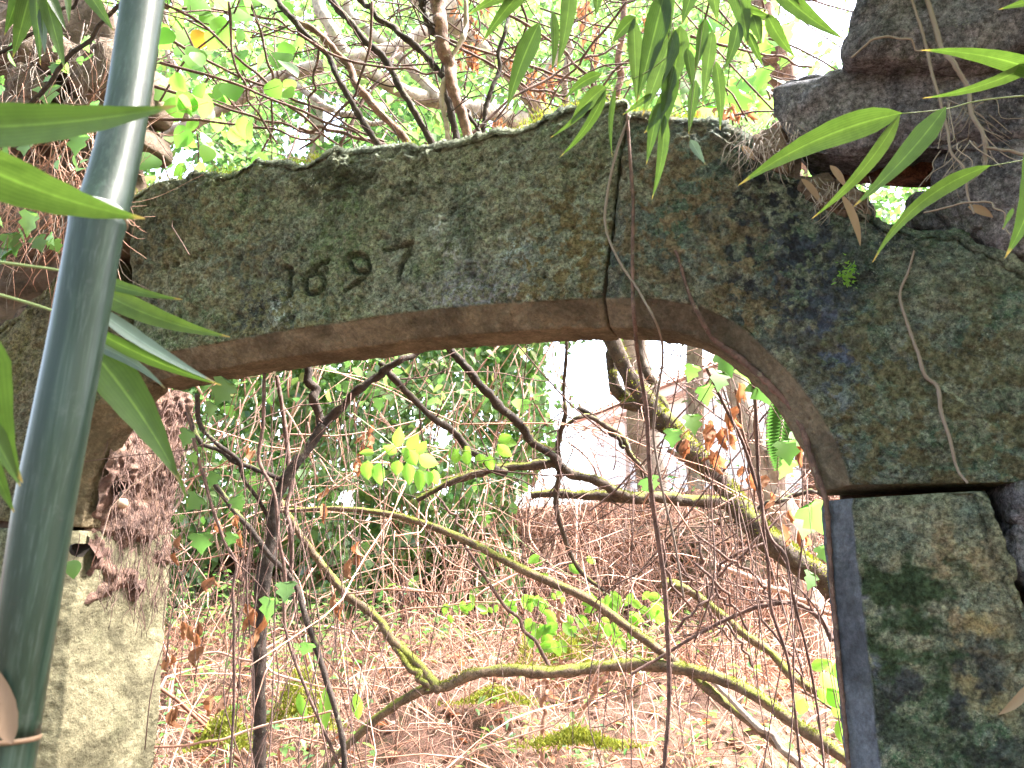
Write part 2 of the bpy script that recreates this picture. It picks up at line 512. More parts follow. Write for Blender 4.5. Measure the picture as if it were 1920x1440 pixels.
TG = (1.65, 2.1, 1.25)
M_CANOPY = leaf_mat('canopy_leaf', [(.06, .11, .04), (.08, .135, .05), (.10, .15, .06), (.07, .12, .055), (.15, .15, .055)], .55, TG)
M_HEDGE = leaf_mat('bush_leaf', [(.07, .14, .05), (.11, .20, .06), (.15, .23, .06), (.07, .15, .08), (.19, .25, .08)], .5, TG, .35, .6)
M_IVY = leaf_mat('ivy_leaf', [(.13, .21, .09), (.16, .25, .09), (.19, .27, .09), (.23, .30, .10), (.14, .20, .15)], .45, TG, .28, .7)
M_BAMBOO = leaf_mat('bamboo_leaf', [(.04, .078, .017), (.052, .096, .021), (.064, .108, .026)], .56, (2.0, 2.0, 1.1), .42, .45, False, None, True)
M_BAMBOOP = leaf_mat('bamboo_leaf_underside', [(.10, .14, .12), (.085, .12, .10)], .3, (1.4, 1.6, 1.0), .5, .4, False, None, True)
M_SPRIG = leaf_mat('young_leaf', [(.14, .25, .045), (.17, .28, .05), (.12, .23, .045)], .55, TG, .4, .45, False)
M_IVYO = leaf_mat('ivy_leaf_single', [(.07, .13, .045), (.095, .17, .05), (.12, .20, .06)], .45, TG, .35, .5, False)
M_LITTER = leaf_mat('dry_leaf', [(.34, .15, .075), (.22, .10, .06), (.42, .22, .12), (.30, .17, .11)], .25, (1.4, 1.0, .7), .7, .2)
M_DEAD = leaf_mat('dead_hanging_leaf', [(.20, .095, .05), (.28, .15, .08), (.15, .085, .055)], .35, (1.4, 1.0, .8), .7, .2, False)
M_FERN = leaf_mat('fern_frond', [(.05, .10, .03), (.06, .12, .035)], .35, TG, .5, .3, False)
M_DEADB = leaf_mat('dead_bamboo_leaf', [(.20, .14, .095), (.26, .19, .13)], .2, (1.2, 1.0, .8), .75, .2, False)
M_MOSS = leaf_mat('moss', [(.13, .15, .025), (.19, .20, .035), (.09, .105, .02)], .35, (1.5, 1.5, .8), .9, .1)

t = NT('bamboo_culm')
_ax = unit((PD(4, 1500, .47) - PD(238, 200, .64))[None])[0]     # fibres run along the cane
_al = t.n('ShaderNodeVectorMath', operation='DOT_PRODUCT'); t.l(t.pos.outputs['Position'], _al.inputs[0]); _al.inputs[1].default_value = tuple(_ax)
_pr = t.n('ShaderNodeVectorMath', operation='SCALE'); _pr.inputs[0].default_value = tuple(_ax * .975); t.l(_al.outputs['Value'], _pr.inputs['Scale'])
_ps = t.n('ShaderNodeVectorMath', operation='SUBTRACT'); t.l(t.pos.outputs['Position'], _ps.inputs[0]); t.l(_pr.outputs[0], _ps.inputs[1])
def _fib(sc, det=4, rg=.6):
    o = t.n('ShaderNodeTexNoise'); o.inputs['Scale'].default_value = sc; o.inputs['Detail'].default_value = det; o.inputs['Roughness'].default_value = rg
    t.l(_ps.outputs[0], o.inputs['Vector']); return o.outputs['Fac']
_c = t.mix(t.ramp(_fib(130), .40, .62), (.005, .0145, .0085), (.014, .028, .019))
_c = t.mix(t.ramp(_fib(520, 3), .52, .68, 0, .55), _c, (.030, .044, .038))
_c = t.mix(t.ramp(t.noise(24, 6, .7), .56, .74, 0, .45), _c, (.055, .066, .062))
_c = t.mix(t.ramp(t.noise(160, 4, .7, off=3), .64, .72, 0, .6), _c, (.012, .013, .009))
t.bump([(_fib(420, 3), .25, .0008), (t.noise(90, 5, .7), .15, .001)], 0)
t.b.inputs['Coat Weight'].default_value = .15; t.b.inputs['Coat Roughness'].default_value = .25
M_CULM = t.done(_c, .46, .25)
t = NT('bamboo_wax'); M_WAX = t.done((.30, .31, .28), .7, .3)
t = NT('bamboo_sheath'); _c = t.mix(t.noise(60, 4, .6, stretch=(1, 1, .2)), (.10, .055, .035), (.22, .14, .09)); M_SHEATH = t.done(_c, .7, .3)
t = NT('twig_green'); M_TWIG = t.done((.16, .20, .07), .5, .4)
t = NT('house_render'); _c = t.mix(t.ramp(t.noise(2, 5, .6), .4, .7, 0, .3), (.86, .85, .83), (.76, .73, .70)); M_HOUSE = t.done(_c, .9, .2)
t = NT('roof_tile'); _c = t.mix(t.pos.outputs['Random Per Island'], (.55, .38, .32), (.46, .31, .26)); M_TILE = t.done(_c, .85, .2)
t = NT('pink_fascia'); M_FASCIA = t.done((.66, .52, .46), .7, .3)
t = NT('downpipe'); M_PIPE = t.done((.55, .45, .40), .5, .4)
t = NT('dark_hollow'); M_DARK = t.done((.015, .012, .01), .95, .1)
t = NT('snail_shell'); _c = t.mix(t.noise(80, 3, .6), (.22, .12, .07), (.45, .34, .25)); M_SNAIL = t.done(_c, .35, .5)
# ------------------------------------------------------------------ ground
def gz(x, y):
    s, t = to_st(np.asarray(x, float), np.asarray(y, float))
    p = np.stack([np.asarray(x, float), np.asarray(y, float), np.zeros_like(s)], -1)
    sm = lambda a, b, q: np.clip((q - a) / (b - a), 0, 1) ** 2 * (3 - 2 * np.clip((q - a) / (b - a), 0, 1))
    w = 0.35 * vn(p * .8, 5)
    z = 0.72 * sm(2.6, 5.2, s) + .22 * sm(5.2, 7.2, s)
    bank = sm(7.0 + w, 7.55 + w, s)
    z = z + bank * (1.02 + .12 * np.clip(t, -2, 2)) + .9 * sm(8, 22, s) + 4.0 * sm(25, 160, s)
    rough = np.clip(1.2 - s / 60, .1, 1)
    mound = .35 * np.exp(-(((s - 4.6) / .55) ** 2 + ((t + .35) / .5) ** 2)) + .25 * np.exp(-(((s - 5.2) / .5) ** 2 + ((t + 2.0) / .5) ** 2)) \
        + .18 * np.exp(-(((s - 4.9) / .6) ** 2 + ((t - 1.1) / .7) ** 2))
    z = z + mound + rough * (.10 * fbm(p * 1.1, 3, 3) + .035 * fbm(p * 5, 3, 8)) * sm(1.8, 3.2, s)
    return z

def grid_patch(s, t, fn):
    SS, TT = np.meshgrid(s, t, indexing='ij')
    X = CAM[0] + FH[0] * SS + RT[0] * TT
    Y = CAM[1] + FH[1] * SS + RT[1] * TT
    Z = fn(X, Y)
    V = np.stack([X, Y, Z], -1).reshape(-1, 3)
    ns, nt = SS.shape
    i, j = np.meshgrid(np.arange(ns - 1), np.arange(nt - 1), indexing='ij')
    a = (i * nt + j).ravel()
    return V, [np.stack([a, a + 1, a + nt + 1, a + nt], -1)[:, ::-1]]

s_ = np.r_[np.linspace(-300, -6, 20), np.linspace(-5, 2.2, 20), np.linspace(2.3, 9.5, 230), np.linspace(9.8, 40, 60), np.linspace(45, 320, 30)]
t_ = np.r_[np.linspace(-300, -12, 24), np.linspace(-11, -4.6, 16), np.linspace(-4.5, 4.5, 260), np.linspace(4.8, 12, 18), np.linspace(14, 300, 24)]
V, f = grid_patch(s_, t_, gz)
g = link('ground', mesh('ground', V, f), M_GROUND, kind='structure')

# ------------------------------------------------------------------ lofted wall stones
def seglen(a):
    return np.r_[0, np.cumsum(np.linalg.norm(np.diff(a, axis=0), axis=1))]

def pit_field(X, Z, n, lo, hi, seed, dens=None):
    r = np.random.default_rng(seed)
    d = np.zeros_like(X)
    x0, x1, z0, z1 = X.min(), X.max(), Z.min(), Z.max()
    px, pz = r.uniform(x0, x1, n), r.uniform(z0, z1, n)
    rad = lo * (hi / lo) ** (r.random(n) ** 2.2)
    asp = r.uniform(.7, 1.5, n)
    for a, b, q, e in zip(px, pz, rad, asp):
        m = (np.abs(X - a) < 2.2 * q) & (np.abs(Z - b) < 2.2 * q)
        if not m.any(): continue
        rr = np.hypot((X[m] - a) / e, (Z[m] - b)) / q
        d[m] = np.maximum(d[m], q * .75 * np.exp(-rr ** 2.6 * 1.2))
    return d

def stroke_field(X, Z, strokes, y0=0.0):
    d = np.full(X.shape, 1e9)
    for st in strokes:
        w = np.array([PY(u, v, y0) for u, v in st])
        c = cr(w, 40)[:, [0, 2]]
        for p in c:
            d = np.minimum(d, np.hypot(X - p[0], Z - p[1]))
    return d

def loft_stone(name, pairs, nu, nv, T, ch, seed, amp=.007, carve=None, pits=(), y0=0.0, nsof=30, dens=None, top_wob=.02, tool=0.0, even=True):
    A = np.array([PY(p[0][0], p[0][1], y0)[[0, 2]] for p in pairs])
    O = np.array([PY(p[1][0], p[1][1], y0)[[0, 2]] for p in pairs])
    A, O = cr(A, 400), cr(O, 400)
    if even:
        L = seglen((A + O) / 2); t = np.linspace(0, L[-1], nu)
        A = np.stack([np.interp(t, L, A[:, k]) for k in (0, 1)], 1)
        O = np.stack([np.interp(t, L, O[:, k]) for k in (0, 1)], 1)
    O = O + top_wob * np.stack([fbm(np.stack([O[:, 0] * 9, O[:, 1] * 9, np.full(len(O), seed * 1.0)], -1), 4, seed),
                                fbm(np.stack([O[:, 0] * 9, O[:, 1] * 9, np.full(len(O), seed + 40.0)], -1), 4, seed)], 1)
    tg = unit(np.gradient(A, axis=0)); nr = np.stack([-tg[:, 1], tg[:, 0]], 1)
    sg = np.sign(np.sum(nr * (A - O), 1).mean()); nr *= sg
    I = A + nr * ch
    rows, und = [], []
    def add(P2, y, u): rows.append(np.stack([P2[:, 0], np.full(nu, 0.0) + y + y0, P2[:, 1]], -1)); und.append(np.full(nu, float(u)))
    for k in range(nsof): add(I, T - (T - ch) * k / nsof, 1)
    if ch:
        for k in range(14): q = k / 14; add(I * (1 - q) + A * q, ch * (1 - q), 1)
    f0 = len(rows)
    for k in range(nv + 1):
        q = k / nv
        add(A * (1 - q) + O * q, 0.0, 0)
    f1 = len(rows)
    for k in range(1, 15): add(O, T * k / 14, 0)
    G = np.stack(rows); U = np.stack(und)
    du = np.gradient(G, axis=1); dv = np.gradient(G, axis=0)
    N = unit(np.cross(du, dv))
    flip = N[f0 + nv // 2].mean(0)[1] > 0
    if flip: N = -N
    disp = amp * fbm(G * 7, 3, seed) + amp * .7 * fbm(G * 34, 3, seed + 5) + amp * .35 * fbm(G * 110, 2, seed + 9)
    X, Z = G[..., 0], G[..., 2]
    front = np.zeros(G.shape[:2]); front[f0:f1] = 1
    pt = sum([pit_field(X, Z, n, lo, hi, seed + 50 + i) for i, (n, lo, hi) in enumerate(pits)], np.zeros_like(disp)) * front
    disp -= 1.25 * pt
    if tool: disp += front * tool * fbm(np.stack([(X + Z) * 75, (X - Z) * 20, X * 0], -1), 3, seed + 30)
    dirt = .9 * np.clip(pt / .0075 - .15, 0, 1)  # mask for shade put into the colour of pits, later of carved strokes
    if carve is not None:
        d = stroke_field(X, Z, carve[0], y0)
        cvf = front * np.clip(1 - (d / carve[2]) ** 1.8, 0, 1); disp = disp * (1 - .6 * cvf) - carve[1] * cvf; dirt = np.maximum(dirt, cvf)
    # worn edges
    for P2 in (0, -1):
        e = np.linalg.norm(G - G[:, P2:P2 + 1] if P2 == 0 else G - G[:, -1:], axis=-1)
        disp -= .012 * np.exp(-e / .010)
    qf = np.linalg.norm(G - G[f1 - 1][None], axis=-1)
    disp[f0:f1] -= .025 * np.exp(-qf[f0:f1] / .03)
    disp[f1:] += 0.012 * fbm(G[f1:] * 11, 3, seed + 2)
    w = np.where(U > .5, .45, 1.0)
    V = G + N * (disp * w)[..., None]
    nr_, nu_ = V.shape[:2]
    i, j = np.meshgrid(np.arange(nr_), np.arange(nu_ - 1), indexing='ij')
    i2 = (i + 1) % nr_
    q = np.stack([i * nu_ + j, i * nu_ + j + 1, i2 * nu_ + j + 1, i2 * nu_ + j], -1).reshape(-1, 4)
    Vf = V.reshape(-1, 3)
    tri = []
    c0, c1 = V[:, 0].mean(0), V[:, -1].mean(0)
    nv0 = len(Vf); Vf = np.vstack([Vf, c0, c1])
    k = np.arange(nr_); k2 = (k + 1) % nr_
    tri.append(np.stack([k * nu_, k2 * nu_, np.full(nr_, nv0)], -1))
    tri.append(np.stack([k2 * nu_ + nu_ - 1, k * nu_ + nu_ - 1, np.full(nr_, nv0 + 1)], -1))
    tri = np.vstack(tri)
    if flip: pass
    else: q, tri = q[:, ::-1], tri[:, ::-1]
    und_ = np.r_[U.ravel(), 0, 0]
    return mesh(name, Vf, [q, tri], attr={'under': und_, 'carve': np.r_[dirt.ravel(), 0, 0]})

arch = thing('stone_archway', 'weathered sandstone gateway arch with the carved year 1697 on its long lintel', 'archway', (-1.2, 0.25, 0))
DIG = [
    [(531, 500), (545, 503)], [(545, 503), (543, 530), (540, 553)], [(537, 556), (546, 553)],
    [(612, 487), (590, 500), (573, 525), (571, 545), (585, 549), (601, 540), (604, 524), (594, 510), (582, 516)],
    [(660, 503), (654, 487), (663, 478), (680, 479), (690, 492), (688, 512), (672, 530), (646, 543)], [(661, 506), (672, 511), (688, 508)],
    [(724, 470), (745, 463), (770, 456)], [(770, 456), (763, 478), (752, 500), (747, 524)],
]
LINTEL = [((250, 674), (240, 362)), ((330, 655), (300, 336)), ((437, 635), (400, 318)), ((560, 613), (500, 303)), ((640, 602), (590, 290)),
          ((760, 583), (720, 272)), ((880, 571), (840, 258)), ((970, 564), (940, 236)), ((1050, 559), (1040, 200)), ((1128, 556), (1167, 184))]
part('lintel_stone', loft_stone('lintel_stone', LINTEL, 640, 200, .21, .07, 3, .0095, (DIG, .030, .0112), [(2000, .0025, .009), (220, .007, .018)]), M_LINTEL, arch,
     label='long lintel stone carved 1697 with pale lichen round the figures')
CORNER = [((1134, 556), (1181, 196)), ((1200, 556), (1240, 207)), ((1265, 562), (1300, 214)), ((1320, 575), (1365, 236)), ((1380, 605), (1440, 300)),
          ((1440, 655), (1540, 352)), ((1490, 705), (1650, 392)), ((1530, 760), (1790, 430)), ((1562, 815), (1960, 520)), ((1582, 860), (2040, 700)), ((1594, 908), (2040, 893))]
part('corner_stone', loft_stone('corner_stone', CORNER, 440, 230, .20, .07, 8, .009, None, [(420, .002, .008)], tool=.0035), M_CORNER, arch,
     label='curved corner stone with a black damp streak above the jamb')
JR = [((1598, 934), (1836, 918)), ((1604, 1000), (1886, 1012)), ((1619, 1120), (1935, 1120)), ((1636, 1280), (1960, 1280)), ((1656, 1460), (1985, 1460)), ((1690, 1750), (2030, 1750)), ((1730, 2050), (2080, 2050))]
part('jamb_stone', loft_stone('jamb_stone', JR, 420, 130, .22, .07, 21, .007, None, [(420, .002, .008)]), M_JAMB, arch, label='green stained jamb stone with a dark chamfered edge')
CL = [((241, 688), (206, 478)), ((202, 726), (130, 503)), ((163, 778), (60, 560)), ((130, 842), (-20, 625)), ((106, 912), (-120, 740)), ((93, 985), (-170, 960))]
part('corner_stone', loft_stone('corner_stone', CL, 200, 110, .15, .07, 33, .010, None, [(60, .004, .012)]), M_CORNERL, arch, label='brown corner stone behind the bamboo culm')
JL = [((91, 996), (-170, 975)), ((84, 1080), (-180, 1080)), ((64, 1250), (-190, 1250)), ((40, 1460), (-200, 1460)), ((0, 1750), (-220, 1750)), ((-40, 2050), (-240, 2050))]
part('jamb_stone', loft_stone('jamb_stone', JL, 300, 40, .49, .07, 41, .009, None, [(60, .004, .012)], nsof=90), M_JAMBL, arch, label='pale jamb stone lit from inside the gate')

part('rubble_core', mesh('rubble_core', np.array([[x, y, z] for x in (.035, 2.2) for y in (.235, .42) for z in (-.05, 1.95)]),
     [np.array([[0, 1, 3, 2], [4, 6, 7, 5], [0, 4, 5, 1], [2, 3, 7, 6], [0, 2, 6, 4], [1, 5, 7, 3]])], False), M_EARTH, arch)

mx0, mx1 = PY(1105, 400, .12)[0], PY(1215, 400, .12)[0]
mz0, mz1 = PY(1150, 545, .12)[2], PY(1180, 262, .12)[2]
part('mortar', mesh('mortar', np.array([[x, y, z] for x in (mx0, mx1) for y in (.11, .19) for z in (mz0, mz1)]),
     [np.array([[0, 1, 3, 2], [4, 6, 7, 5], [0, 4, 5, 1], [2, 3, 7, 6], [0, 2, 6, 4], [1, 5, 7, 3]])], False), M_EARTH, arch)

# stones set one on another beyond the arch
def boulder(name, poly, y0, T, seed, bulge=.05, amp=.018, n=110, m=44, und=0.0):
    W = np.array([PY(u, v, y0)[[0, 2]] for u, v in poly])
    o = crc(W, n); c = o.mean(0)
    rings = []
    for k in range(5): rings.append((.93 + .07 * k / 4, T * (1 - k / 5)))
    for k in range(6): rings.append((1.0, T * .2 * (1 - k / 6) + bulge * k / 6))
    for k in range(1, m + 1):
        q = 1 - k / (m + .5)
        rings.append((q, bulge * q ** 5))
    G = np.stack([np.stack([c[0] + (o[:, 0] - c[0]) * s, np.full(n, y0 + y), c[1] + (o[:, 1] - c[1]) * s], -1) for s, y in rings])
    du = np.roll(G, -1, 1) - np.roll(G, 1, 1); dv = np.gradient(G, axis=0)
    N = unit(np.cross(du, dv))
    fl = N[-4].mean(0)[1] > 0
    if fl: N = -N
    V = G + N * (amp * fbm(G * 6, 4, seed) + amp * .35 * fbm(G * 40, 3, seed + 3))[..., None]
    nr_ = len(rings)
    i, j = np.meshgrid(np.arange(nr_ - 1), np.arange(n), indexing='ij'); j2 = (j + 1) % n
    q = np.stack([i * n + j, i * n + j2, (i + 1) * n + j2, (i + 1) * n + j], -1).reshape(-1, 4)
    Vf = np.vstack([V.reshape(-1, 3), V[-1].mean(0), V[0].mean(0)])
    k = np.arange(n); k2 = (k + 1) % n; b = (nr_ - 1) * n
    tri = np.vstack([np.stack([b + k, b + k2, np.full(n, nr_ * n)], -1), np.stack([k2, k, np.full(n, nr_ * n + 1)], -1)])
    if not fl: q, tri = q[:, ::-1], tri[:, ::-1]
    return mesh(name, Vf, [q, tri], attr={'under': np.full(len(Vf), und)})

ruin = thing('ruined_wall', 'dark ruined wall of big rough stones stacked above the right end of the arch', 'wall', (.8, .25, 0))
def rs(poly, y0, T, seed, m=M_RUBBLE, label=None, **k): return part('stone', boulder('stone', poly, y0, T, seed, **k), m, ruin, label=label)
rs([(1447, 160), (1490, 132), (1560, 122), (1680, 103), (1800, 92), (1950, 85), (2120, 80), (2130, 250), (1960, 262), (1800, 258), (1660, 262), (1520, 268), (1480, 225)], -.06, .22, 2, label='long dark stone with a mossy left end')
rs([(1588, 92), (1602, 40), (1622, -40), (1640, -130), (1800, -150), (2120, -150), (2120, 70), (1960, 62), (1850, 96), (1740, 100), (1660, 88)], -.16, .5, 5, label='topmost overhanging block', bulge=.03)
rs([(1746, 300), (1770, 262), (1830, 238), (1930, 225), (2080, 225), (2110, 440), (1960, 470), (1850, 440), (1770, 395)], -.03, .40, 9, label='rounded boulder stone')
rs([(1535, 290), (1560, 240), (1680, 235), (1790, 235), (1780, 322), (1700, 330), (1620, 325), (1560, 325)], .12, .08, 12, M_REDSTONE, label='reddish stone set back in the gap', bulge=.01, amp=.006)
rs([(1490, 330), (1560, 330), (1615, 350), (1632, 392), (1560, 388)], .06, .25, 15, label='small stone beside the light gap')
rs([(1706, 356), (1745, 348), (1830, 420), (1930, 470), (1940, 520), (1800, 450), (1716, 405)], .06, .30, 17, bulge=.02)
rs([(1890, 905), (1930, 892), (2100, 890), (2100, 985), (1930, 985), (1893, 960)], .0, .35, 19)
rs([(1893, 975), (1930, 965), (2100, 970), (2100, 1130), (1960, 1110), (1905, 1060)], .03, .35, 23)
rs([(1975, 1140), (2100, 1140), (2120, 1400), (2000, 1400)], .03, .35, 25)
rs([(2050, 450), (2250, 450), (2280, 860), (2060, 880)], .02, .4, 27)
rs([(2135, 60), (2350, 60), (2350, 420), (2130, 430)], .02, .4, 28)
rs([(2110, 880), (2350, 880), (2350, 1400), (2130, 1400)], .04, .4, 29)
# ------------------------------------------------------------------ white house beyond the bank
def eave(u, v, z): r = ray(u, v); return CAM + r * ((z - CAM[2]) / r[2])
ZE = 5.5
EL, ER = eave(1075, 806, ZE), eave(1640, 590, ZE)
hd = unit((ER - EL)[None])[0]; hn = np.array([-hd[1], hd[0], 0])
if np.dot(hn, FH) < 0: hn = -hn
HL = float(np.linalg.norm(ER - EL))
gzb = float(min(gz(*EL[:2]), gz(*ER[:2]))) - .3
def hp(a, b, z): return np.array([EL[0], EL[1], 0]) + hd * a + hn * b + UPV * z
def hbox(a0, a1, b0, b1, z0, z1):
    V = np.array([hp(a, b, z) for a in (a0, a1) for b in (b0, b1) for z in (z0, z1)])
    return V, [np.array([[0, 1, 3, 2], [4, 6, 7, 5], [0, 4, 5, 1], [2, 3, 7, 6], [0, 2, 6, 4], [1, 5, 7, 3]])]
house = thing('white_house', 'white rendered house with pink eaves seen over the bank through the arch', 'house', tuple(hp(HL / 2, 3, gzb)))
part('wall', MB().add(*hbox(.3, HL + 4, .45, 6.5, gzb, ZE)).mesh('wall', False), M_HOUSE, house)
part('fascia', MB().add(*hbox(0, HL + 4.3, .02, .06, ZE - .04, ZE + .18)).mesh('fascia', False), M_FASCIA, house)
part('soffit', MB().add(*hbox(0.002, HL + 4.3, .065, .444, ZE + .004, ZE + .05)).mesh('soffit', False), M_FASCIA, house)
V = np.array([hp(-.1, -.08, ZE + .2), hp(HL + 4.5, -.08, ZE + .2), hp(HL + 4.5, 3.5, ZE + 2.2), hp(-.1, 3.5, ZE + 2.2), hp(HL + 4.5, 7, ZE + .2), hp(-.1, 7, ZE + .2),
              hp(-.1, 3.5, ZE + .4), hp(HL + 4.5, 3.5, ZE + .4)])
roof = part('roof', mesh('roof', V, [np.array([[0, 1, 2, 3], [3, 2, 4, 5], [0, 5, 4, 1]]), np.array([[0, 3, 5], [1, 4, 2]])], False), M_TILE, house)
a_ = np.linspace(0, math.pi, 7)
prof = np.array([[math.cos(q) * .11, math.sin(q) * .06] for q in a_])
tv = np.array([[x, y, z] for y in (0, .42) for x, z in prof])
tme = mesh('roof_tile', tv, [np.array([[i, i + 1, i + 8, i + 7] for i in range(6)])], True)
tme.materials.append(M_TILE)
sl = math.atan2(2.0, 3.58)
for k in range(int((HL + 4) / .24)):
    o_ = hp(k * .24, -.14, ZE + .21)
    ey = hn * math.cos(sl) + UPV * math.sin(sl); ez = np.cross(hd, ey)
    if ez[2] < 0: ez = -ez
    part('roof_tile', tme, None, house, mtx=Matrix(((hd[0], ey[0], ez[0], o_[0]), (hd[1], ey[1], ez[1], o_[1]), (hd[2], ey[2], ez[2], o_[2]), (0, 0, 0, 1))))
pa = None
for a in np.linspace(.3, HL, 400):
    w = hp(a, .38, 4.0) - CAM
    uu = 960 + FPX * np.dot(w, RT) / np.dot(w, FW)
    if uu > 1178: pa = a; break
pa = pa or 2.0
V, f = tubes(np.array([hp(pa, .35, gzb), hp(pa, .35, ZE - .3), hp(pa, .2, ZE - .02)]), np.full(3, .06), 8)
part('downpipe', mesh('downpipe', V, f), M_PIPE, house)

# ------------------------------------------------------------------ earth bank behind the gateway
def bankf(t, z):
    p = np.stack([t, z, t * 0], -1)
    return 6.75 + .22 * fbm(p * 1.3, 4, 60) + .05 * fbm(p * 7, 3, 61) + .25 * (z - .8) * .3
tt, zz = np.meshgrid(np.linspace(-3.6, 1.1, 190), np.linspace(.5, 2.75, 100), indexing='ij')
ztop = 1.62 + .25 * vn(np.stack([tt * 1.5, tt * 0, tt * 0], -1), 4) - .25 * np.clip(tt, 0, 2)
zz = .5 + (zz - .5) / 2.25 * (ztop - .5)
ss = bankf(tt, zz) - .25 * np.clip((zz - ztop + .5) / .5, 0, 1)
V = (CAM * np.array([1, 1, 0]) + FH * ss[..., None] + RT * tt[..., None] + UPV * zz[..., None]).reshape(-1, 3)
i, j = np.meshgrid(np.arange(189), np.arange(99), indexing='ij'); a = (i * 100 + j).ravel()
link('earth_bank', mesh('earth_bank', V, [np.stack([a, a + 1, a + 101, a + 100], -1)[:, ::-1]]), M_EARTH, kind='structure')

# rubble wall on top of the bank, right of the middle
far = thing('rubble_wall', 'low tumbled rubble wall on the bank below the white house', 'wall', tuple(PY(1320, 1080, 4.4)))
r2 = np.random.default_rng(5)
def farstone(cx, cy, w, h, Y, seed):
    n = 9
    a = np.linspace(0, 2 * math.pi, n + 1)[:-1]
    q = np.abs(np.cos(a)) ** .6 * np.sign(np.cos(a)), np.abs(np.sin(a)) ** .6 * np.sign(np.sin(a))
    poly = [(cx + w / 2 * q[0][k] * r2.uniform(.85, 1.1), cy + h / 2 * q[1][k] * r2.uniform(.85, 1.1)) for k in range(n)]
    return boulder('stone', poly, Y, .28, seed, bulge=.03, amp=.02, n=36, m=10)
k = 0
for row, (y, h) in enumerate([(1075, 42), (1038, 40), (1000, 40), (968, 30)]):
    x = 1170 + (row % 2) * 22 + (60 if row == 3 else 0)
    while x < 1530:
        w = r2.uniform(38, 78)
        if not (row == 3 and r2.random() < .3):
            part('stone', farstone(x + w / 2, y + r2.uniform(-4, 4), w * .97, h * r2.uniform(.9, 1.05), 4.55 + r2.uniform(-.05, .05), 100 + k), M_FARSTONE, far)
        x += w; k += 1
for q, (cx, cy, w, h, Y, lab) in enumerate([(1500, 1215, 120, 70, 3.9, 'flat pale rock lying in the dead stems right of the middle'),
                                          (520, 1320, 110, 80, 2.7, 'pinkish rock beside the dark sapling stem'),
                                          (700, 1250, 90, 50, 3.3, 'small pale rock half buried under the dark hollow')]):
    o = tagged('rock', farstone(cx, cy, w, h, Y, 300 + q), M_FARSTONE, lab, 'rock', None)

# ------------------------------------------------------------------ leaf masses
def project(P):
    d = P - CAM
    w = d @ FW
    return 960 + FPX * (d @ RT) / w, 720 - FPX * (d @ UC) / w, w

def box_pts(n, s0, s1, t0, t1, z0, z1):
    s, t, z = rng.uniform(s0, s1, n), rng.uniform(t0, t1, n), rng.uniform(z0, z1, n)
    return CAM * np.array([1, 1, 0]) + s[:, None] * FH + t[:, None] * RT + z[:, None] * UPV

TREES = [(5.6, -3.4, 'canopy_tree', 'leafy tree arching over the left end of the lintel, with a bent grey trunk'),
         (7.0, -.9, 'canopy_tree', 'leafy tree rising behind the middle of the lintel'),
         (7.6, 2.5, 'canopy_tree', 'tree with a pinkish trunk by the bright gap at upper right'),
         (10.5, -3.0, 'canopy_tree', 'pale green tree farther back above the lintel, left of the middle'),
         (11.0, 1.0, 'canopy_tree', 'pale green tree farther back, behind the hanging bamboo leaves')]
P = box_pts(400000, 3.6, 12.5, -7.5, 6.0, 2.3, 9.5)
u, v, w = project(P)
keep = (u > -150) & (u < 2000) & (v > -160) & (v < 760)
wz = fbm(P * np.array([.9, .9, 1.1]), 3, 71)
keep &= wz > -.12
thin = np.ones(len(P))
for cx, cy, rad in ((1530, 40, 150), (560, 270, 60), (1130, 690, 95), (930, 215, 45), (340, 310, 60), (1470, 110, 90), (610, 215, 70), (1230, 700, 140)):
    thin = np.minimum(thin, np.clip((np.hypot(u - cx, v - cy) / rad) ** 2 - .25 + .4 * wz, .02, 1))
thin *= np.where(v > 640, np.where(u > 1020, .10, .7), 1)
keep &= rng.random(len(P)) < thin * np.clip(.12 + .15 * (w - 4), 0, 1) * np.where(v < -60, .45, 1)
P = P[keep]; w = w[keep]
N = len(P)
D = unit(rdir(N) * np.array([1, 1, .5]) + np.array([0, 0, -.55]))
Nn = unit(rdir(N) * .8 + np.array([0, 0, 1.0]))
L = rng.uniform(.055, .105, N) * np.where(w > 8, 1.25, 1)
sp, tp = to_st(P[:, 0], P[:, 1])
own = np.argmin(np.stack([(sp - s) ** 2 + (tp - t) ** 2 for s, t, _, _ in TREES], 1), 1)
CANOPY_N = N
tree_objs = []
for k, (s, t, nm, lab) in enumerate(TREES):
    b = ST(s, t, 0); b[2] = gz(b[0], b[1])
    th = thing(nm, lab, 'tree', tuple(b)); tree_objs.append(th)
    m_ = own == k
    V, f = leaves(P[m_], D[m_], Nn[m_], L[m_], L[m_] * rng.uniform(.6, .85, m_.sum()))
    part('foliage', mesh('foliage', V, f), M_CANOPY, th, kind='stuff')
def limb(th, nm, pts, d, dia, m=M_BARKG, **kw):
    me, c, r = branch_mesh(nm, pts, d, dia, **kw)
    return part(nm, me, m, th), c, r
t0 = tree_objs[0]
limb(t0, 'trunk', [(40, 1150, 5.6), (90, 700, 5.5), (190, 400, 5.3), (300, 275, 5.1), (370, 232, 5), (450, 182, 5), (540, 142, 5), (640, 118, 5), (780, 60, 5.2), (900, -60, 5.4)], 5, [50, 40, 30, 24, 24, 26, 22])
limb(t0, 'limb', [(340, 255, 5.05), (350, 190, 4.9), (320, 100, 4.9), (300, -80, 4.9)], 5, [14, 11, 8])
limb(t0, 'limb', [(540, 142, 5), (600, 190, 4.7), (640, 215, 4.6), (720, 230, 4.5)], 5, [14, 12, 9])
t1 = tree_objs[1]
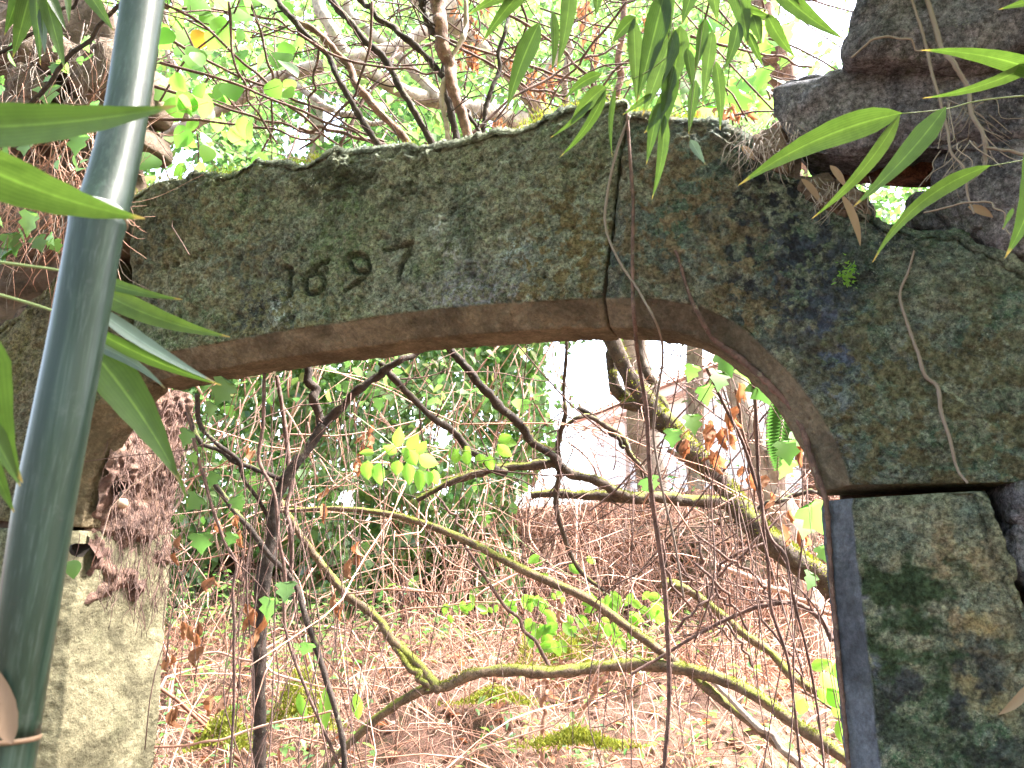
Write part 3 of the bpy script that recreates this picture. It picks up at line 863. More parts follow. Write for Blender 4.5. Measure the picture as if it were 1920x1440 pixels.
limb(t1, 'trunk', [(1240, 1010, 7), (1160, 500, 6.6), (1040, 260, 6.2), (1000, 180, 6), (950, 130, 5.8), (880, 70, 5.6), (800, 10, 5.5), (700, -90, 5.5)], 6, [60, 46, 40, 36, 28])
limb(t1, 'limb', [(980, 225, 6), (900, 205, 5.6), (820, 190, 5.4), (740, 165, 5.2), (660, 110, 5), (600, 20, 5), (580, -80, 5)], 5, [34, 32, 28, 20])
limb(t1, 'limb', [(1000, 180, 6), (1060, 80, 6), (1070, -60, 6)], 6, [20, 17, 12])
limb(t1, 'limb', [(830, 190, 5.3), (740, 95, 5.4), (660, 30, 5.5), (640, -60, 5.5)], 5, [22, 18, 14])
t2 = tree_objs[2]
limb(t2, 'trunk', [(1560, 1060, 7), (1530, 600, 6.6), (1475, 200, 6.2), (1445, 90, 6), (1420, -40, 6), (1400, -160, 6)], 6, [80, 64, 52, 46, 44], m=M_BARKR)
limb(t2, 'limb', [(1440, 70, 6), (1380, 10, 5.8), (1300, -60, 5.7)], 6, [20, 15, 12], m=M_BARKR)
limb(t2, 'limb', [(1165, 300, 5.4), (1160, 200, 5.2), (1164, 110, 5.1), (1170, -60, 5)], 5, [14, 13, 12], m=M_BARKR)
limb(t2, 'limb', [(1062, 260, 5.4), (1064, 160, 5.2), (1066, 60, 5.1), (1060, -60, 5)], 5, [15, 13, 11], m=M_BARKG)
limb(tree_objs[3], 'trunk', [(560, 1100, 10.6), (560, 500, 10.4), (600, 200, 10), (590, -80, 10)], 10, [40, 30, 20])
limb(tree_objs[4], 'trunk', [(1310, 1000, 11), (1300, 500, 11), (1270, 200, 10.6), (1290, -80, 10)], 10, [36, 28, 20])

# big single leaves that can be picked out at the upper left and against the sky
def leaf_obj_mesh(kind):
    if kind == 'round': L_, prof = 1, [(0, 0), (.06, .30), (.22, .46), (.42, .47), (.62, .38), (.80, .22), (1, 0)]
    elif kind == 'ivy': L_, prof = 1, [(0, 0), (-.08, .34), (.10, .58), (.28, .34), (.48, .50), (.66, .22), (1, 0)]
    else: L_, prof = 1, [(0, 0), (.10, .16), (.28, .27), (.50, .30), (.70, .22), (.86, .11), (1, 0)]
    V = [[l, 0, .02 - .10 * l * l] for l, _ in prof]
    n = len(prof)
    for sgn in (1, -1):
        V += [[l, sgn * w_, .14 * w_ + .02 - .12 * l * l] for l, w_ in prof[1:-1]]
    q, tr = [], []
    for sgn, o in ((1, n - 1), (-1, n - 1 + n - 2)):
        for i in range(1, n - 2):
            a, b, c, d = i, i + 1, o + i + 1, o + i
            q.append([a, b, c, d] if sgn == 1 else [d, c, b, a])
        a = [0, 1, o + 1]; b = [n - 2, n - 1, o + n - 2]
        tr += [a, b] if sgn == 1 else [a[::-1], b[::-1]]
    return np.array(V, float), [np.array(q), np.array(tr)]
def curl_mesh(seed):
    r = np.random.default_rng(seed)
    V, n = [], 9
    for i in range(n):
        q = i / (n - 1); w_ = .30 * math.sin(math.pi * q ** .8) ** .8 + .004
        a = r.uniform(.6, 1.4) ; tw = (q - .4) * r.uniform(-1.6, 1.6)
        cx, cz = .12 * math.sin(q * 4 + seed), -.18 * q * q + .08 * math.sin(q * 5 + seed * 2)
        for k in (-1, -.5, 0, .5, 1):
            yy, zz = w_ * k * math.cos(.5 * a * abs(k)), w_ * abs(k) * math.sin(a) * 1.1 + r.normal() * .012
            V.append([q + .03 * r.normal() * abs(k), cx + yy * math.cos(tw) - zz * math.sin(tw), cz + yy * math.sin(tw) + zz * math.cos(tw)])
    i, j = np.meshgrid(np.arange(n - 1), np.arange(4), indexing='ij'); a = (i * 5 + j).ravel()
    return np.array(V), [np.stack([a, a + 5, a + 6, a + 1], -1)]
LM = {}
def get_leaf(kind, m):
    if (kind, m.name) not in LM:
        V, f = curl_mesh(int(kind[4:])) if kind.startswith('curl') else leaf_obj_mesh(kind)
        me = mesh('leaf', V, f); me.materials.append(m); LM[(kind, m.name)] = me
    return LM[(kind, m.name)]
def put_leaf(th, p, d, nrm, L, kind, m, W=1.0):
    d = d / np.linalg.norm(d); sdv = np.cross(nrm, d); sdv /= np.linalg.norm(sdv); nn = np.cross(d, sdv)
    M = Matrix(((d[0] * L, sdv[0] * L * W, nn[0] * L, p[0]), (d[1] * L, sdv[1] * L * W, nn[1] * L, p[1]), (d[2] * L, sdv[2] * L * W, nn[2] * L, p[2]), (0, 0, 0, 1)))
    return part('leaf', get_leaf(kind, m), None, th, mtx=M)
M_BROAD = leaf_mat('broad_leaf', [(.07, .15, .035), (.11, .20, .045), (.13, .22, .05), (.09, .17, .04)], .6, TG, .4, .4, False)
M_YEL = leaf_mat('yellowing_leaf', [(.30, .22, .04), (.36, .20, .05)], .5, (1.5, 1.2, .6), .5, .3, False)
sprig = thing('broadleaf_branch', 'near branch of round green leaves hanging at upper left beside the bamboo culm', 'branch', tuple(PD(330, 60, 3)))
V, f = tubes(np.stack([path([(290, -60), (340, 40), (380, 120), (440, 200)], 3.0, 12), path([(470, -60), (430, 40), (350, 110), (300, 190)], 2.9, 12), path([(300, 10), (400, 60), (480, 70), (560, 40)], 3.1, 12)]), np.full((3, 12), .004), 5)
part('stem', mesh('stem', V, f), M_VINE, sprig)
for k in range(95):
    u_, v_ = (rng.uniform(282, 560), rng.uniform(-20, 180)) if k < 70 else (rng.uniform(262, 480), rng.uniform(180, 330))
    p = PD(u_, v_, rng.uniform(2.7, 3.4))
    put_leaf(sprig, p, rdir(1)[0] * .6 + np.array([0, 0, -.8]), unit((rdir(1)[0] * .7 + UPV * .5 - FH * .6)[None])[0], rng.uniform(.055, .095), 'round', M_YEL if rng.random() < .025 else M_BROAD, rng.uniform(.9, 1.15))

# dead orange leaves hanging above the arch
dead = thing('withered_branch', 'withered branch of hanging orange brown leaves behind the top of the arch', 'branch', tuple(PD(980, 120, 4.6)))
W_ = [path([(860, -40), (900, 40), (880, 120), (870, 170)], 4.6, 12), path([(900, 40), (960, 90), (1000, 150), (1060, 190)], 4.7, 12), path([(960, 90), (1060, 70), (1110, 120), (1120, 200)], 4.6, 12)]
V, f = tubes(np.stack(W_), np.full((3, 12), .006), 5)
part('stem', mesh('stem', V, f), M_VINE, dead)
for cx, cy, n_, sx, sy in ((905, 20, 8, 20, 30), (880, 110, 16, 18, 40), (870, 50, 8, 20, 40), (968, 110, 12, 16, 24), (1010, 150, 16, 20, 24), (1035, 140, 12, 16, 22), (1110, 50, 10, 16, 40), (1098, 20, 8, 16, 20), (940, 225, 8, 12, 8), (1215, 50, 8, 16, 30)):
    for k in range(n_):
        p = PD(cx + rng.normal() * sx * .6, cy + rng.normal() * sy * .6, 4.6 + rng.normal() * .08)
        put_leaf(dead, p, np.array([0, 0, -1.0]) + rdir(1)[0] * .35, unit((-FH + rdir(1)[0])[None])[0], rng.uniform(.04, .09), 'curl%d' % rng.integers(0, 6), M_DEAD, rng.uniform(.6, 1.1))
dead2 = thing('withered_branch', 'small withered branch of orange leaves at the foot of the upper right stones', 'branch', tuple(PD(1370, 215, 3.4)))
part('stem', mesh('stem', *tubes(path([(1350, 140), (1365, 180), (1375, 235)], 3.4, 10), np.full(10, .004), 5)), M_VINE, dead2)
for k in range(22):
    p = PD(1370 + rng.normal() * 24, 205 + rng.normal() * 12, 3.4 + rng.normal() * .08)
    put_leaf(dead2, p, np.array([0, 0, -1.0]) + rdir(1)[0] * .5, unit((-FH + rdir(1)[0])[None])[0], rng.uniform(.03, .06), 'curl%d' % rng.integers(0, 6), M_DEAD, .9)
map_ = thing('broadleaf_branch', 'branch of lobed green leaves in front of the pinkish trunk at upper right', 'branch', tuple(PD(1430, 150, 4)))
part('stem', mesh('stem', *tubes(path([(1300, -40), (1380, 60), (1430, 150), (1450, 200)], 4, 12), np.full(12, .006), 5)), M_VINE, map_)
for k in range(46):
    p = PD(rng.uniform(1290, 1480), rng.uniform(20, 215), 4 + rng.normal() * .25)
    put_leaf(map_, p, rdir(1)[0] * .6 + np.array([0, 0, -.8]), unit((rdir(1)[0] * .7 + UPV * .4 - FH * .7)[None])[0], rng.uniform(.07, .13), 'ivy', M_BROAD, 1.0)

# ------------------------------------------------------------------ ivy hedge over the bank
n = 30000
t = rng.uniform(-3.7, .55, n); z = rng.uniform(.75, 3.9, n)
edge = .15 + .12 * (z - 2) + .25 * vn(np.stack([z * 2, z * 0, z * 0], -1), 9)
P0 = np.stack([t, z, t * 0], -1)
cav = np.exp(-(((t + .45) / .55) ** 2 + ((z - 1.22) / .34) ** 2) * 1.2)
m_ = (t < edge) & (rng.random(n) > cav * 1.05) & (fbm(P0 * 1.6, 3, 31) > -.85)
t, z = t[m_], z[m_]; n = len(t)
fl = fbm(np.stack([t * 1.5, z * 1.5, t * 0], -1), 3, 33)
s = 6.35 + .28 * fl + np.abs(rng.normal(size=n)) * .22 - .1 + np.where(z > 2.2, .25 * (z - 2.2), 0)
P = CAM * np.array([1, 1, 0]) + s[:, None] * FH + t[:, None] * RT + z[:, None] * UPV
D = unit(rdir(n) * .7 + np.array([0, 0, -.8]) - FH * .2)
Nn = unit(rdir(n) * .55 - FH * .75 + UPV * .5)
L = rng.uniform(.045, .10, n)
ivy = thing('ivy_hedge', 'thick hedge of ivy and leafy stems covering the bank left of the middle', 'ivy', tuple(ST(6.4, -1.5, .8)))
V, f = leaves(P, D, Nn, L, L * rng.uniform(.5, .8, n))
hl = rng.random(n) < .5
def sub(mk): return leaves(P[mk], D[mk], Nn[mk], L[mk], L[mk] * rng.uniform(.5, .8, mk.sum()))
part('foliage', mesh('foliage', *sub(hl)), M_IVY, ivy, kind='stuff')
part('foliage', mesh('foliage', *sub(~hl)), M_HEDGE, ivy, kind='stuff')
ns = 420
tb = rng.uniform(-3.6, .5, ns); zb = rng.uniform(1.0, 3.6, ns)
b0 = CAM * np.array([1, 1, 0]) + (6.4 + rng.normal(size=ns) * .15)[:, None] * FH + tb[:, None] * RT + zb[:, None] * UPV
dv = unit(rdir(ns) * np.array([.5, .5, .5]) + np.array([0, 0, -1.0]))
Ls = rng.uniform(.3, 1.3, ns)
q = np.linspace(0, 1, 7)[None, :, None]
SP = b0[:, None] + dv[:, None] * Ls[:, None, None] * q + rdir(ns)[:, None] * .18 * np.sin(q * 3.1) * Ls[:, None, None]
part('stems', mesh('stems', *tubes(SP, np.repeat(rng.uniform(.003, .009, ns)[:, None], 7, 1), 5)), M_DRY, ivy, kind='stuff')
for k in range(120):
    tb, zb = rng.uniform(-2.6, .1), rng.uniform(1.3, 3.0)
    p = ST(6.0 + rng.normal() * .12, tb, zb)
    put_leaf(ivy, p, rdir(1)[0] * .5 + np.array([0, 0, -1.0]), unit((-FH + UPV * .4 + rdir(1)[0] * .5)[None])[0], rng.uniform(.07, .12), 'ivy' if k % 2 else 'blade', M_IVYO, 1.0)
hr = thing('reddish_trunk', 'peeling reddish trunk with hanging roots standing in the dark hollow of the bank', 'tree', tuple(PD(750, 1200, 6.2)))
part('trunk', branch_mesh('trunk', [(735, 960), (745, 1010), (752, 1060), (757, 1130), (752, 1210)], 6.2, [20, 26, 30, 36, 30])[0], M_BARKR, hr)
SP = np.stack([path([(745 + rng.normal() * 14, 950 + rng.uniform(0, 120)), (752 + rng.normal() * 22, 1110), (752 + rng.normal() * 34, 1220)], 6.15, 8) for _ in range(22)])
part('roots', mesh('roots', *tubes(SP, np.full((22, 8), .006), 5)), M_DRY, hr, kind='stuff')

# ------------------------------------------------------------------ tangle on the floor of the gateway
def arcs(n, s0, s1, t0, t1, lmin, lmax, up, r0, r1, spread=.5, zoff=.02, pref=None):
    s, t = rng.uniform(s0, s1, n), rng.uniform(t0, t1, n)
    b = CAM * np.array([1, 1, 0]) + s[:, None] * FH + t[:, None] * RT
    b[:, 2] = gz(b[:, 0], b[:, 1]) + zoff
    kk = fbm(b * np.array([1.6, 1.6, 0]), 3, 77) > rng.uniform(-1.1, .25, n)
    b = b[kk]; n = len(b)
    h = rdir(n) * np.array([1, 1, .15])
    if pref is not None: h = unit(h + pref)
    L = rng.uniform(lmin, lmax, n)
    q = np.linspace(0, 1, 8)[None, :, None]
    rise = rng.uniform(0, up, n)[:, None, None]
    Pp = b[:, None] + h[:, None] * L[:, None, None] * q + UPV * (4 * q * (1 - q) * rise * L[:, None, None]) + rdir(n)[:, None] * spread * .3 * L[:, None, None] * np.sin(q * rng.uniform(2, 6, n)[:, None, None])
    zmin = gz(Pp[..., 0], Pp[..., 1]) + .005
    Pp[..., 2] = np.maximum(Pp[..., 2], zmin)
    return tubes(Pp, np.repeat(rng.uniform(r0, r1, n)[:, None], 8, 1) * np.linspace(1, .45, 8)[None], 4)
o = tagged('dead_stems', mesh('dead_stems', *arcs(12500, 2.9, 7.4, -3.0, 3.2, .18, .7, .6, .0009, .0028, .9)), M_DRY, 'tangle of dead pinkish stems covering the ground beyond the arch', 'dead stems'); o['kind'] = 'stuff'
o = tagged('arching_stems', mesh('arching_stems', *arcs(850, 5.0, 6.9, -.9, 3.0, .4, 1.1, 1.3, .0016, .0042, .7)), M_DRY, 'dead pinkish brambles arching up against the far bank', 'dead stems'); o['kind'] = 'stuff'
o = tagged('fallen_stems', mesh('fallen_stems', *arcs(140, 3.0, 7.3, -2.8, 3.0, .6, 1.9, .35, .004, .010, .5)), M_DRY, 'longer fallen grey pink stems lying over the tangle', 'dead stems'); o['kind'] = 'stuff'
# stems hanging over the bank edge
n = 3000
t = np.where(rng.random(n) < .88, rng.uniform(-.1, 2.6, n), rng.uniform(-3.2, -1.0, n)); z = rng.uniform(1.15, 2.15, n)
b = CAM * np.array([1, 1, 0]) + (6.75 + rng.normal(size=n) * .2)[:, None] * FH + t[:, None] * RT + z[:, None] * UPV
q = np.linspace(0, 1, 7)[None, :, None]
dv = unit(rdir(n) * .8 + np.array([0, 0, -.7]) - FH * .3)
Pp = b[:, None] + dv[:, None] * rng.uniform(.2, .8, n)[:, None, None] * q + rdir(n)[:, None] * .10 * np.sin(q * 4)
o = tagged('hanging_stems', mesh('hanging_stems', *tubes(Pp, np.full((n, 7), .0024), 4)), M_DRY, 'dead bramble stems hanging down the face of the far bank', 'dead stems'); o['kind'] = 'stuff'
# dry leaves on the ground
n = 4200
s, t = rng.uniform(2.6, 7.6, n), rng.uniform(-3.2, 3.2, n)
P = CAM * np.array([1, 1, 0]) + s[:, None] * FH + t[:, None] * RT
P[:, 2] = gz(P[:, 0], P[:, 1]) + rng.uniform(.005, .05, n)
L = rng.uniform(.035, .085, n)
o = tagged('leaf_litter', mesh('leaf_litter', *leaves(P, rdir(n) * np.array([1, 1, .3]), unit(rdir(n) * .6 + UPV), L, L * .55)), M_LITTER, 'dry brown leaves scattered over the ground beyond the arch', 'leaf litter'); o['kind'] = 'stuff'
# small green plants among the stems
n = 11000
s, t = rng.uniform(3.0, 7.6, n), rng.uniform(-3.2, 3.2, n)
pp = np.stack([s * 1.4, t * 1.4, t * 0], -1)
m_ = fbm(pp, 3, 90) > np.where(t < -.7, -.25, .12); s, t = s[m_], t[m_]; n = len(s)
P = CAM * np.array([1, 1, 0]) + s[:, None] * FH + t[:, None] * RT
P[:, 2] = gz(P[:, 0], P[:, 1]) + rng.uniform(.03, .38, n) * np.where(t < -.6, 1.3, .8)
L = rng.uniform(.03, .075, n)
o = tagged('seedlings', mesh('seedlings', *leaves(P, rdir(n) * np.array([1, 1, .4]), unit(rdir(n) * .5 + UPV), L, L * .5)), M_HEDGE, 'low green seedlings growing among the dead stems', 'ground cover'); o['kind'] = 'stuff'
# ------------------------------------------------------------------ branches in the opening and above the lintel
def moss_on(th, C_, rad, n, L=.018, lo=0.0, hi=1.0):
    t = rng.uniform(lo, hi, n) * (len(C_) - 1)
    i = np.minimum(t.astype(int), len(C_) - 2); f = (t - i)[:, None]
    p = C_[i] * (1 - f) + C_[i + 1] * f
    r = rad[i]
    T = unit(C_[i + 1] - C_[i])
    o = rdir(n) * .9 + UPV * 1.0
    o = unit(o - T * np.sum(o * T, 1, keepdims=True))
    k = fbm(p * 9, 3, 44) > -.25
    p, o, r, T = p[k], o[k], r[k], T[k]
    D = unit(o + rdir(len(p)) * .5)
    V, fc = leaves(p + o * r[:, None] * .9, D, unit(rdir(len(p)) + T), rng.uniform(.4, 1, len(p)) * L, rng.uniform(.15, .3, len(p)) * L)
    part('moss', mesh('moss', V, fc), M_MOSS, th, kind='stuff')

def twigs_on(th, C_, rad, n, Lr, m, sides=5, up=.3):
    i = rng.integers(1, len(C_) - 1, n)
    T = unit(C_[i + 1] - C_[i - 1])
    d = unit(rdir(n) + T * .5 + UPV * up)
    L = rng.uniform(.3, 1, n) * Lr
    q = np.linspace(0, 1, 7)[None, :, None]
    Pp = C_[i][:, None] + d[:, None] * L[:, None, None] * q + rdir(n)[:, None] * .15 * L[:, None, None] * np.sin(q * 3)
    r = np.clip(rad[i] * .35, .0012, .004)[:, None] * np.linspace(1, .4, 7)[None]
    part('twigs', mesh('twigs', *tubes(Pp, r, sides)), m, th, kind='stuff')

def stick(th, nm, pts, d, dia, m, **kw):
    me, c, r = branch_mesh(nm, pts, d, dia, **kw)
    return part(nm, me, m, th), c, r

# the mossy tree leaning across the right of the opening
T1 = thing('leaning_tree', 'mossy tree leaning across the right of the arch opening with crooked branches', 'tree', tuple(PD(1560, 1100, 3.4)))
_, c, r = stick(T1, 'trunk', [(1110, 540, 4.0), (1152, 640, 3.9), (1187, 712, 3.85), (1222, 760, 3.8), (1254, 796, 3.75), (1292, 838, 3.7), (1335, 888, 3.65), (1373, 938, 3.6), (1423, 990, 3.5), (1467, 1036, 3.45), (1535, 1085, 3.4), (1620, 1150, 3.35), (1700, 1250, 3.2)], 3.6, [28, 34, 36, 40, 44, 46, 46], M_BARKM, sides=14, rough=.25)
moss_on(T1, c, r, 4200, .022, .3, 1)
moss_on(T1, c, r, 700, .018, .0, .35)
_, c, r = stick(T1, 'limb', [(1146, 600, 4.0), (1152, 690, 3.95), (1162, 742, 3.9), (1195, 765, 3.85), (1245, 800, 3.74)], 3.9, [18, 22, 24, 24, 26], M_BARKM, rough=.3)
moss_on(T1, c, r, 500)
_, c, r = stick(T1, 'limb', [(1204, 560, 4.1), (1206, 657, 4.05), (1222, 713, 4.0), (1236, 750, 3.95), (1268, 805, 3.8)], 4, [14, 16, 18, 16], M_BARKM, rough=.3)
stick(T1, 'stub', [(1258, 846, 3.7), (1284, 862, 3.66), (1312, 880, 3.66)], 3.7, [8, 12, 15], M_BARKR)
_, c, r = stick(T1, 'limb', [(1000, 930, 3.5), (1045, 927, 3.5), (1090, 932, 3.5), (1150, 934, 3.5), (1210, 934, 3.52), (1280, 940, 3.55), (1340, 944, 3.58), (1385, 962, 3.6), (1410, 985, 3.55)], 3.5, [14, 17, 18, 22, 22, 24, 30], M_BARKM, rough=.3)
moss_on(T1, c, r, 900, .016, .2, .95)
twigs_on(T1, c, r, 14, .35, M_VINE)
_, c, r = stick(T1, 'limb', [(785, 940, 3.3), (850, 905, 3.3), (920, 886, 3.35), (985, 875, 3.4), (1040, 874, 3.4), (1090, 896, 3.42), (1145, 914, 3.45), (1180, 932, 3.5)], 3.4, [8, 14, 17, 17, 18, 18], M_BARKM, rough=.28)
moss_on(T1, c, r, 700, .013)
_, c, r = stick(T1, 'limb', [(715, 680, 3.0), (745, 715, 3.05), (795, 765, 3.1), (862, 825, 3.2), (915, 870, 3.3), (945, 886, 3.35)], 3.2, [11, 12, 14, 15, 17], M_BARKD, rough=.3)
twigs_on(T1, c, r, 8, .25, M_VINE)
_, c, r = stick(T1, 'limb', [(820, 620, 3.1), (860, 672, 3.15), (925, 745, 3.2), (985, 812, 3.3), (1035, 858, 3.4), (1050, 876, 3.4)], 3.2, [14, 15, 17, 16, 18], M_BARKD, rough=.32)
moss_on(T1, c, r, 500, .012)
_, c, r = stick(T1, 'limb', [(1068, 620, 3.3), (1065, 670, 3.3), (1060, 740, 3.35), (1066, 780, 3.35), (1050, 830, 3.4), (1046, 880, 3.42), (1048, 950, 3.45), (1060, 1020, 3.5), (1088, 1070, 3.5), (1130, 1105, 3.5)], 3.4, [6, 7, 7, 10, 12, 10, 9, 8, 7], M_BARKM, rough=.25)
twigs_on(T1, c, r, 10, .3, M_VINE)
_, c, r = stick(T1, 'limb', [(1066, 800, 3.35), (1085, 785, 3.35), (1112, 785, 3.4), (1150, 808, 3.45), (1185, 850, 3.5), (1208, 900, 3.55), (1216, 936, 3.55)], 3.4, [7, 9, 10, 10, 11], M_BARKM, rough=.25)
_, c, r = stick(T1, 'limb', [(1088, 766, 3.4), (1120, 785, 3.42), (1150, 815, 3.45), (1168, 838, 3.47)], 3.4, [11, 8, 8, 8], M_BARKD, rough=.3)
_, c, r = stick(T1, 'limb', [(1410, 960, 3.5), (1450, 945, 3.5), (1500, 928, 3.5), (1545, 915, 3.5)], 3.5, [9, 9, 8, 7], M_BARKD, rough=.3)

B8 = thing('slender_branch', 'long straight mossy branch sloping down to the right through the middle of the opening', 'branch', tuple(PD(1500, 1430, 3)))
_, c, r = stick(B8, 'branch', [(500, 962, 3.4), (560, 958, 3.4), (640, 956, 3.4), (740, 968, 3.4), (840, 1000, 3.35), (930, 1040, 3.3), (1020, 1088, 3.25), (1110, 1132, 3.2), (1200, 1190, 3.2), (1262, 1240, 3.2), (1330, 1295, 3.1), (1420, 1362, 3.0), (1520, 1450, 2.9)], 3.2, [6, 9, 11, 15, 17, 17, 17, 17, 17], M_BARKMM, rough=.14, sides=10)
moss_on(B8, c, r, 500, .012, .25, .5)
moss_on(B8, c, r, 500, .013, .65, .8)
stick(B8, 'side_shoot', [(870, 1018, 3.33), (910, 1080, 3.3), (960, 1150, 3.3), (1000, 1200, 3.3), (1030, 1250, 3.3)], 3.3, [5, 7, 7, 8], M_VINE)
stick(B8, 'side_shoot', [(820, 930, 3.4), (850, 965, 3.4), (885, 1020, 3.35)], 3.3, [4, 5, 6], M_VINE)

B9 = thing('mossy_bough', 'low curved mossy bough arching over the dead stems at the foot of the opening', 'branch', tuple(PD(690, 1360, 3.2)))
_, c, r = stick(B9, 'bough', [(600, 1460, 3.2), (660, 1395, 3.2), (720, 1342, 3.2), (790, 1300, 3.2), (840, 1290, 3.2), (890, 1268, 3.2), (960, 1256, 3.2), (1050, 1262, 3.2), (1150, 1252, 3.2), (1240, 1250, 3.2), (1320, 1264, 3.1), (1400, 1298, 3.0), (1480, 1348, 2.9), (1560, 1402, 2.8), (1640, 1460, 2.75)], 3.2, [14, 16, 18, 20, 21, 21, 22, 23, 24, 25], M_BARKMM, rough=.2, sides=12)
moss_on(B9, c, r, 2200, .014, .25, 1)
_, c, r = stick(B9, 'limb', [(520, 930, 3.5), (575, 1020, 3.45), (640, 1098, 3.4), (720, 1180, 3.3), (780, 1245, 3.25), (825, 1292, 3.2)], 3.3, [10, 14, 16, 17, 19], M_BARKMM, rough=.25)
moss_on(B9, c, r, 500, .011)
_, c, r = stick(B9, 'limb', [(740, 1215, 3.25), (765, 1245, 3.22), (790, 1275, 3.2), (800, 1295, 3.2)], 3.2, [10, 13, 14], M_BARKMM, rough=.25)
moss_on(B9, c, r, 300, .013)
stick(B9, 'limb', [(1330, 1268, 3.1), (1400, 1340, 3.0), (1470, 1405, 2.9), (1530, 1470, 2.85)], 3, [8, 12, 13], M_BARKG)

B16 = thing('mossy_branch', 'mossy branch slanting down to the jamb at lower right of the opening', 'branch', tuple(PD(1570, 1320, 3.3)))
_, c, r = stick(B16, 'branch', [(1245, 1095, 3.8), (1290, 1108, 3.75), (1350, 1150, 3.7), (1420, 1208, 3.6), (1490, 1268, 3.5), (1560, 1325, 3.4), (1640, 1390, 3.3)], 3.6, [22, 17, 15, 15, 16, 17], M_BARKMM, rough=.25)
moss_on(B16, c, r, 700, .013)

SAP = thing('dark_sapling', 'thin dark forked sapling trunk standing left of the middle of the opening', 'tree', tuple(PD(488, 1440, 2.9)))
_, c, r = stick(SAP, 'trunk', [(485, 1600, 2.8), (488, 1440, 2.85), (489, 1300, 2.87), (494, 1160, 2.9), (502, 1050, 2.9), (516, 960, 2.92), (545, 890, 2.95), (575, 835, 2.97), (605, 795, 3.0)], 2.9, [26, 25, 25, 27, 25, 22, 20, 20], M_BARKD, rough=.2, sides=12)
_, c2, r2_ = stick(SAP, 'limb', [(603, 798, 3.0), (650, 758, 3.0), (700, 712, 3.0), (745, 682, 3.0), (800, 640, 3.05)], 3.0, [17, 15, 15, 12], M_BARKD, rough=.3)
twigs_on(SAP, c2, r2_, 8, .25, M_VINE)
stick(SAP, 'limb', [(604, 797, 3.0), (596, 760, 3.0), (584, 715, 3.0), (560, 640, 3.05)], 3.0, [18, 17, 16], M_BARKD, rough=.3)
stick(SAP, 'limb', [(545, 905, 2.95), (510, 893, 2.9), (460, 872, 2.85), (400, 842, 2.8), (368, 820, 2.8), (350, 770, 2.8)], 2.9, [12, 10, 10, 9, 9], M_BARKD, rough=.25)
stick(SAP, 'limb', [(645, 1500, 2.7), (645, 1400, 2.7), (615, 1270, 2.75), (565, 1130, 2.8), (505, 1035, 2.8), (440, 960, 2.8), (395, 895, 2.8)], 2.8, [11, 11, 12, 11, 11, 10], M_BARKD, rough=.2)
stick(SAP, 'limb', [(520, 705, 3.1), (533, 780, 3.1), (545, 850, 3.1), (542, 930, 3.05), (545, 1010, 3.0), (540, 1090, 3.0)], 3.1, [8, 9, 9, 8], M_VINE)
stick(SAP, 'limb', [(370, 740, 2.7), (378, 800, 2.75), (430, 850, 2.8), (480, 930, 2.9), (520, 1010, 3.0)], 2.8, [10, 9, 8, 7], M_BARKD)

BR = thing('tangled_twigs', 'tangle of dark bare twigs against the right jamb in the opening', 'branch', tuple(PD(1560, 1170, 2.9)))
_, c, r = stick(BR, 'stem', [(1568, 1205, 2.75), (1545, 1165, 2.8), (1505, 1138, 2.85), (1455, 1132, 2.9), (1400, 1148, 2.95), (1330, 1180, 3.0), (1260, 1215, 3.0), (1180, 1262, 3.0)], 2.9, [12, 11, 9, 8, 7, 6], M_VINE)
twigs_on(BR, c, r, 24, .45, M_VINE)
for a, b in [((1310, 1005), (1420, 1080)), ((1310, 1060), (1400, 1180)), ((1315, 1010), (1310, 1080)), ((1440, 1020), (1330, 1085)), ((1420, 1080), (1445, 1130)), ((1330, 1085), (1370, 1200)), ((1345, 1080), (1395, 1150)),
             ((1265, 1040), (1310, 1130)), ((1430, 1160), (1510, 1300)), ((1510, 1300), (1600, 1360)), ((1360, 1160), (1410, 1250)), ((1300, 1140), (1240, 1010)), ((1270, 1190), (1340, 1110)), ((1480, 960), (1320, 1100))]:
    mx, my = (a[0] + b[0]) / 2 + rng.normal() * 8, (a[1] + b[1]) / 2 + rng.normal() * 8
    dd = rng.uniform(2.8, 3.2)
    stick(BR, 'twig', [(a[0], a[1], dd), (mx, my, dd), (b[0], b[1], dd + .05)], dd, [5, 6, 4], M_VINE, n=10, sides=6)

# hanging vines
def vine(label, pts, d, dia, m=M_VINE, **kw):
    me, c, r = branch_mesh('vine', pts, d, dia, sides=6, **kw)
    return tagged('vine', me, m, label, 'vine'), c, r
dw = lambda u, v, off=.03: (u, v, float(np.dot(PY(u, v, -off) - CAM, FW)))
vine('thick brown vine hanging straight down in front of the crack in the lintel', [dw(1180, 205), dw(1186, 300), dw(1191, 380), dw(1190, 450), dw(1192, 540), dw(1193, 600), (1201, 700, 2.25), (1213, 800, 2.3), (1226, 920, 2.35), (1240, 1060, 2.4), (1250, 1200, 2.4), (1252, 1320, 2.4), (1240, 1470, 2.4)], 2.2, [6, 7, 7, 8, 8, 9, 10, 9, 8])
vine('thin pale vine crossing the crack and dangling from the crown of the arch', [dw(1185, 215), dw(1158, 290), dw(1140, 380), dw(1140, 430), dw(1165, 490), dw(1200, 545), dw(1232, 610), (1241, 680, 2.3), (1235, 760, 2.35), (1225, 830, 2.4), (1240, 920, 2.4), (1262, 1010, 2.45), (1280, 1120, 2.5)], 2.2, [6, 6, 5, 5, 5, 5, 4], M_ROOT)
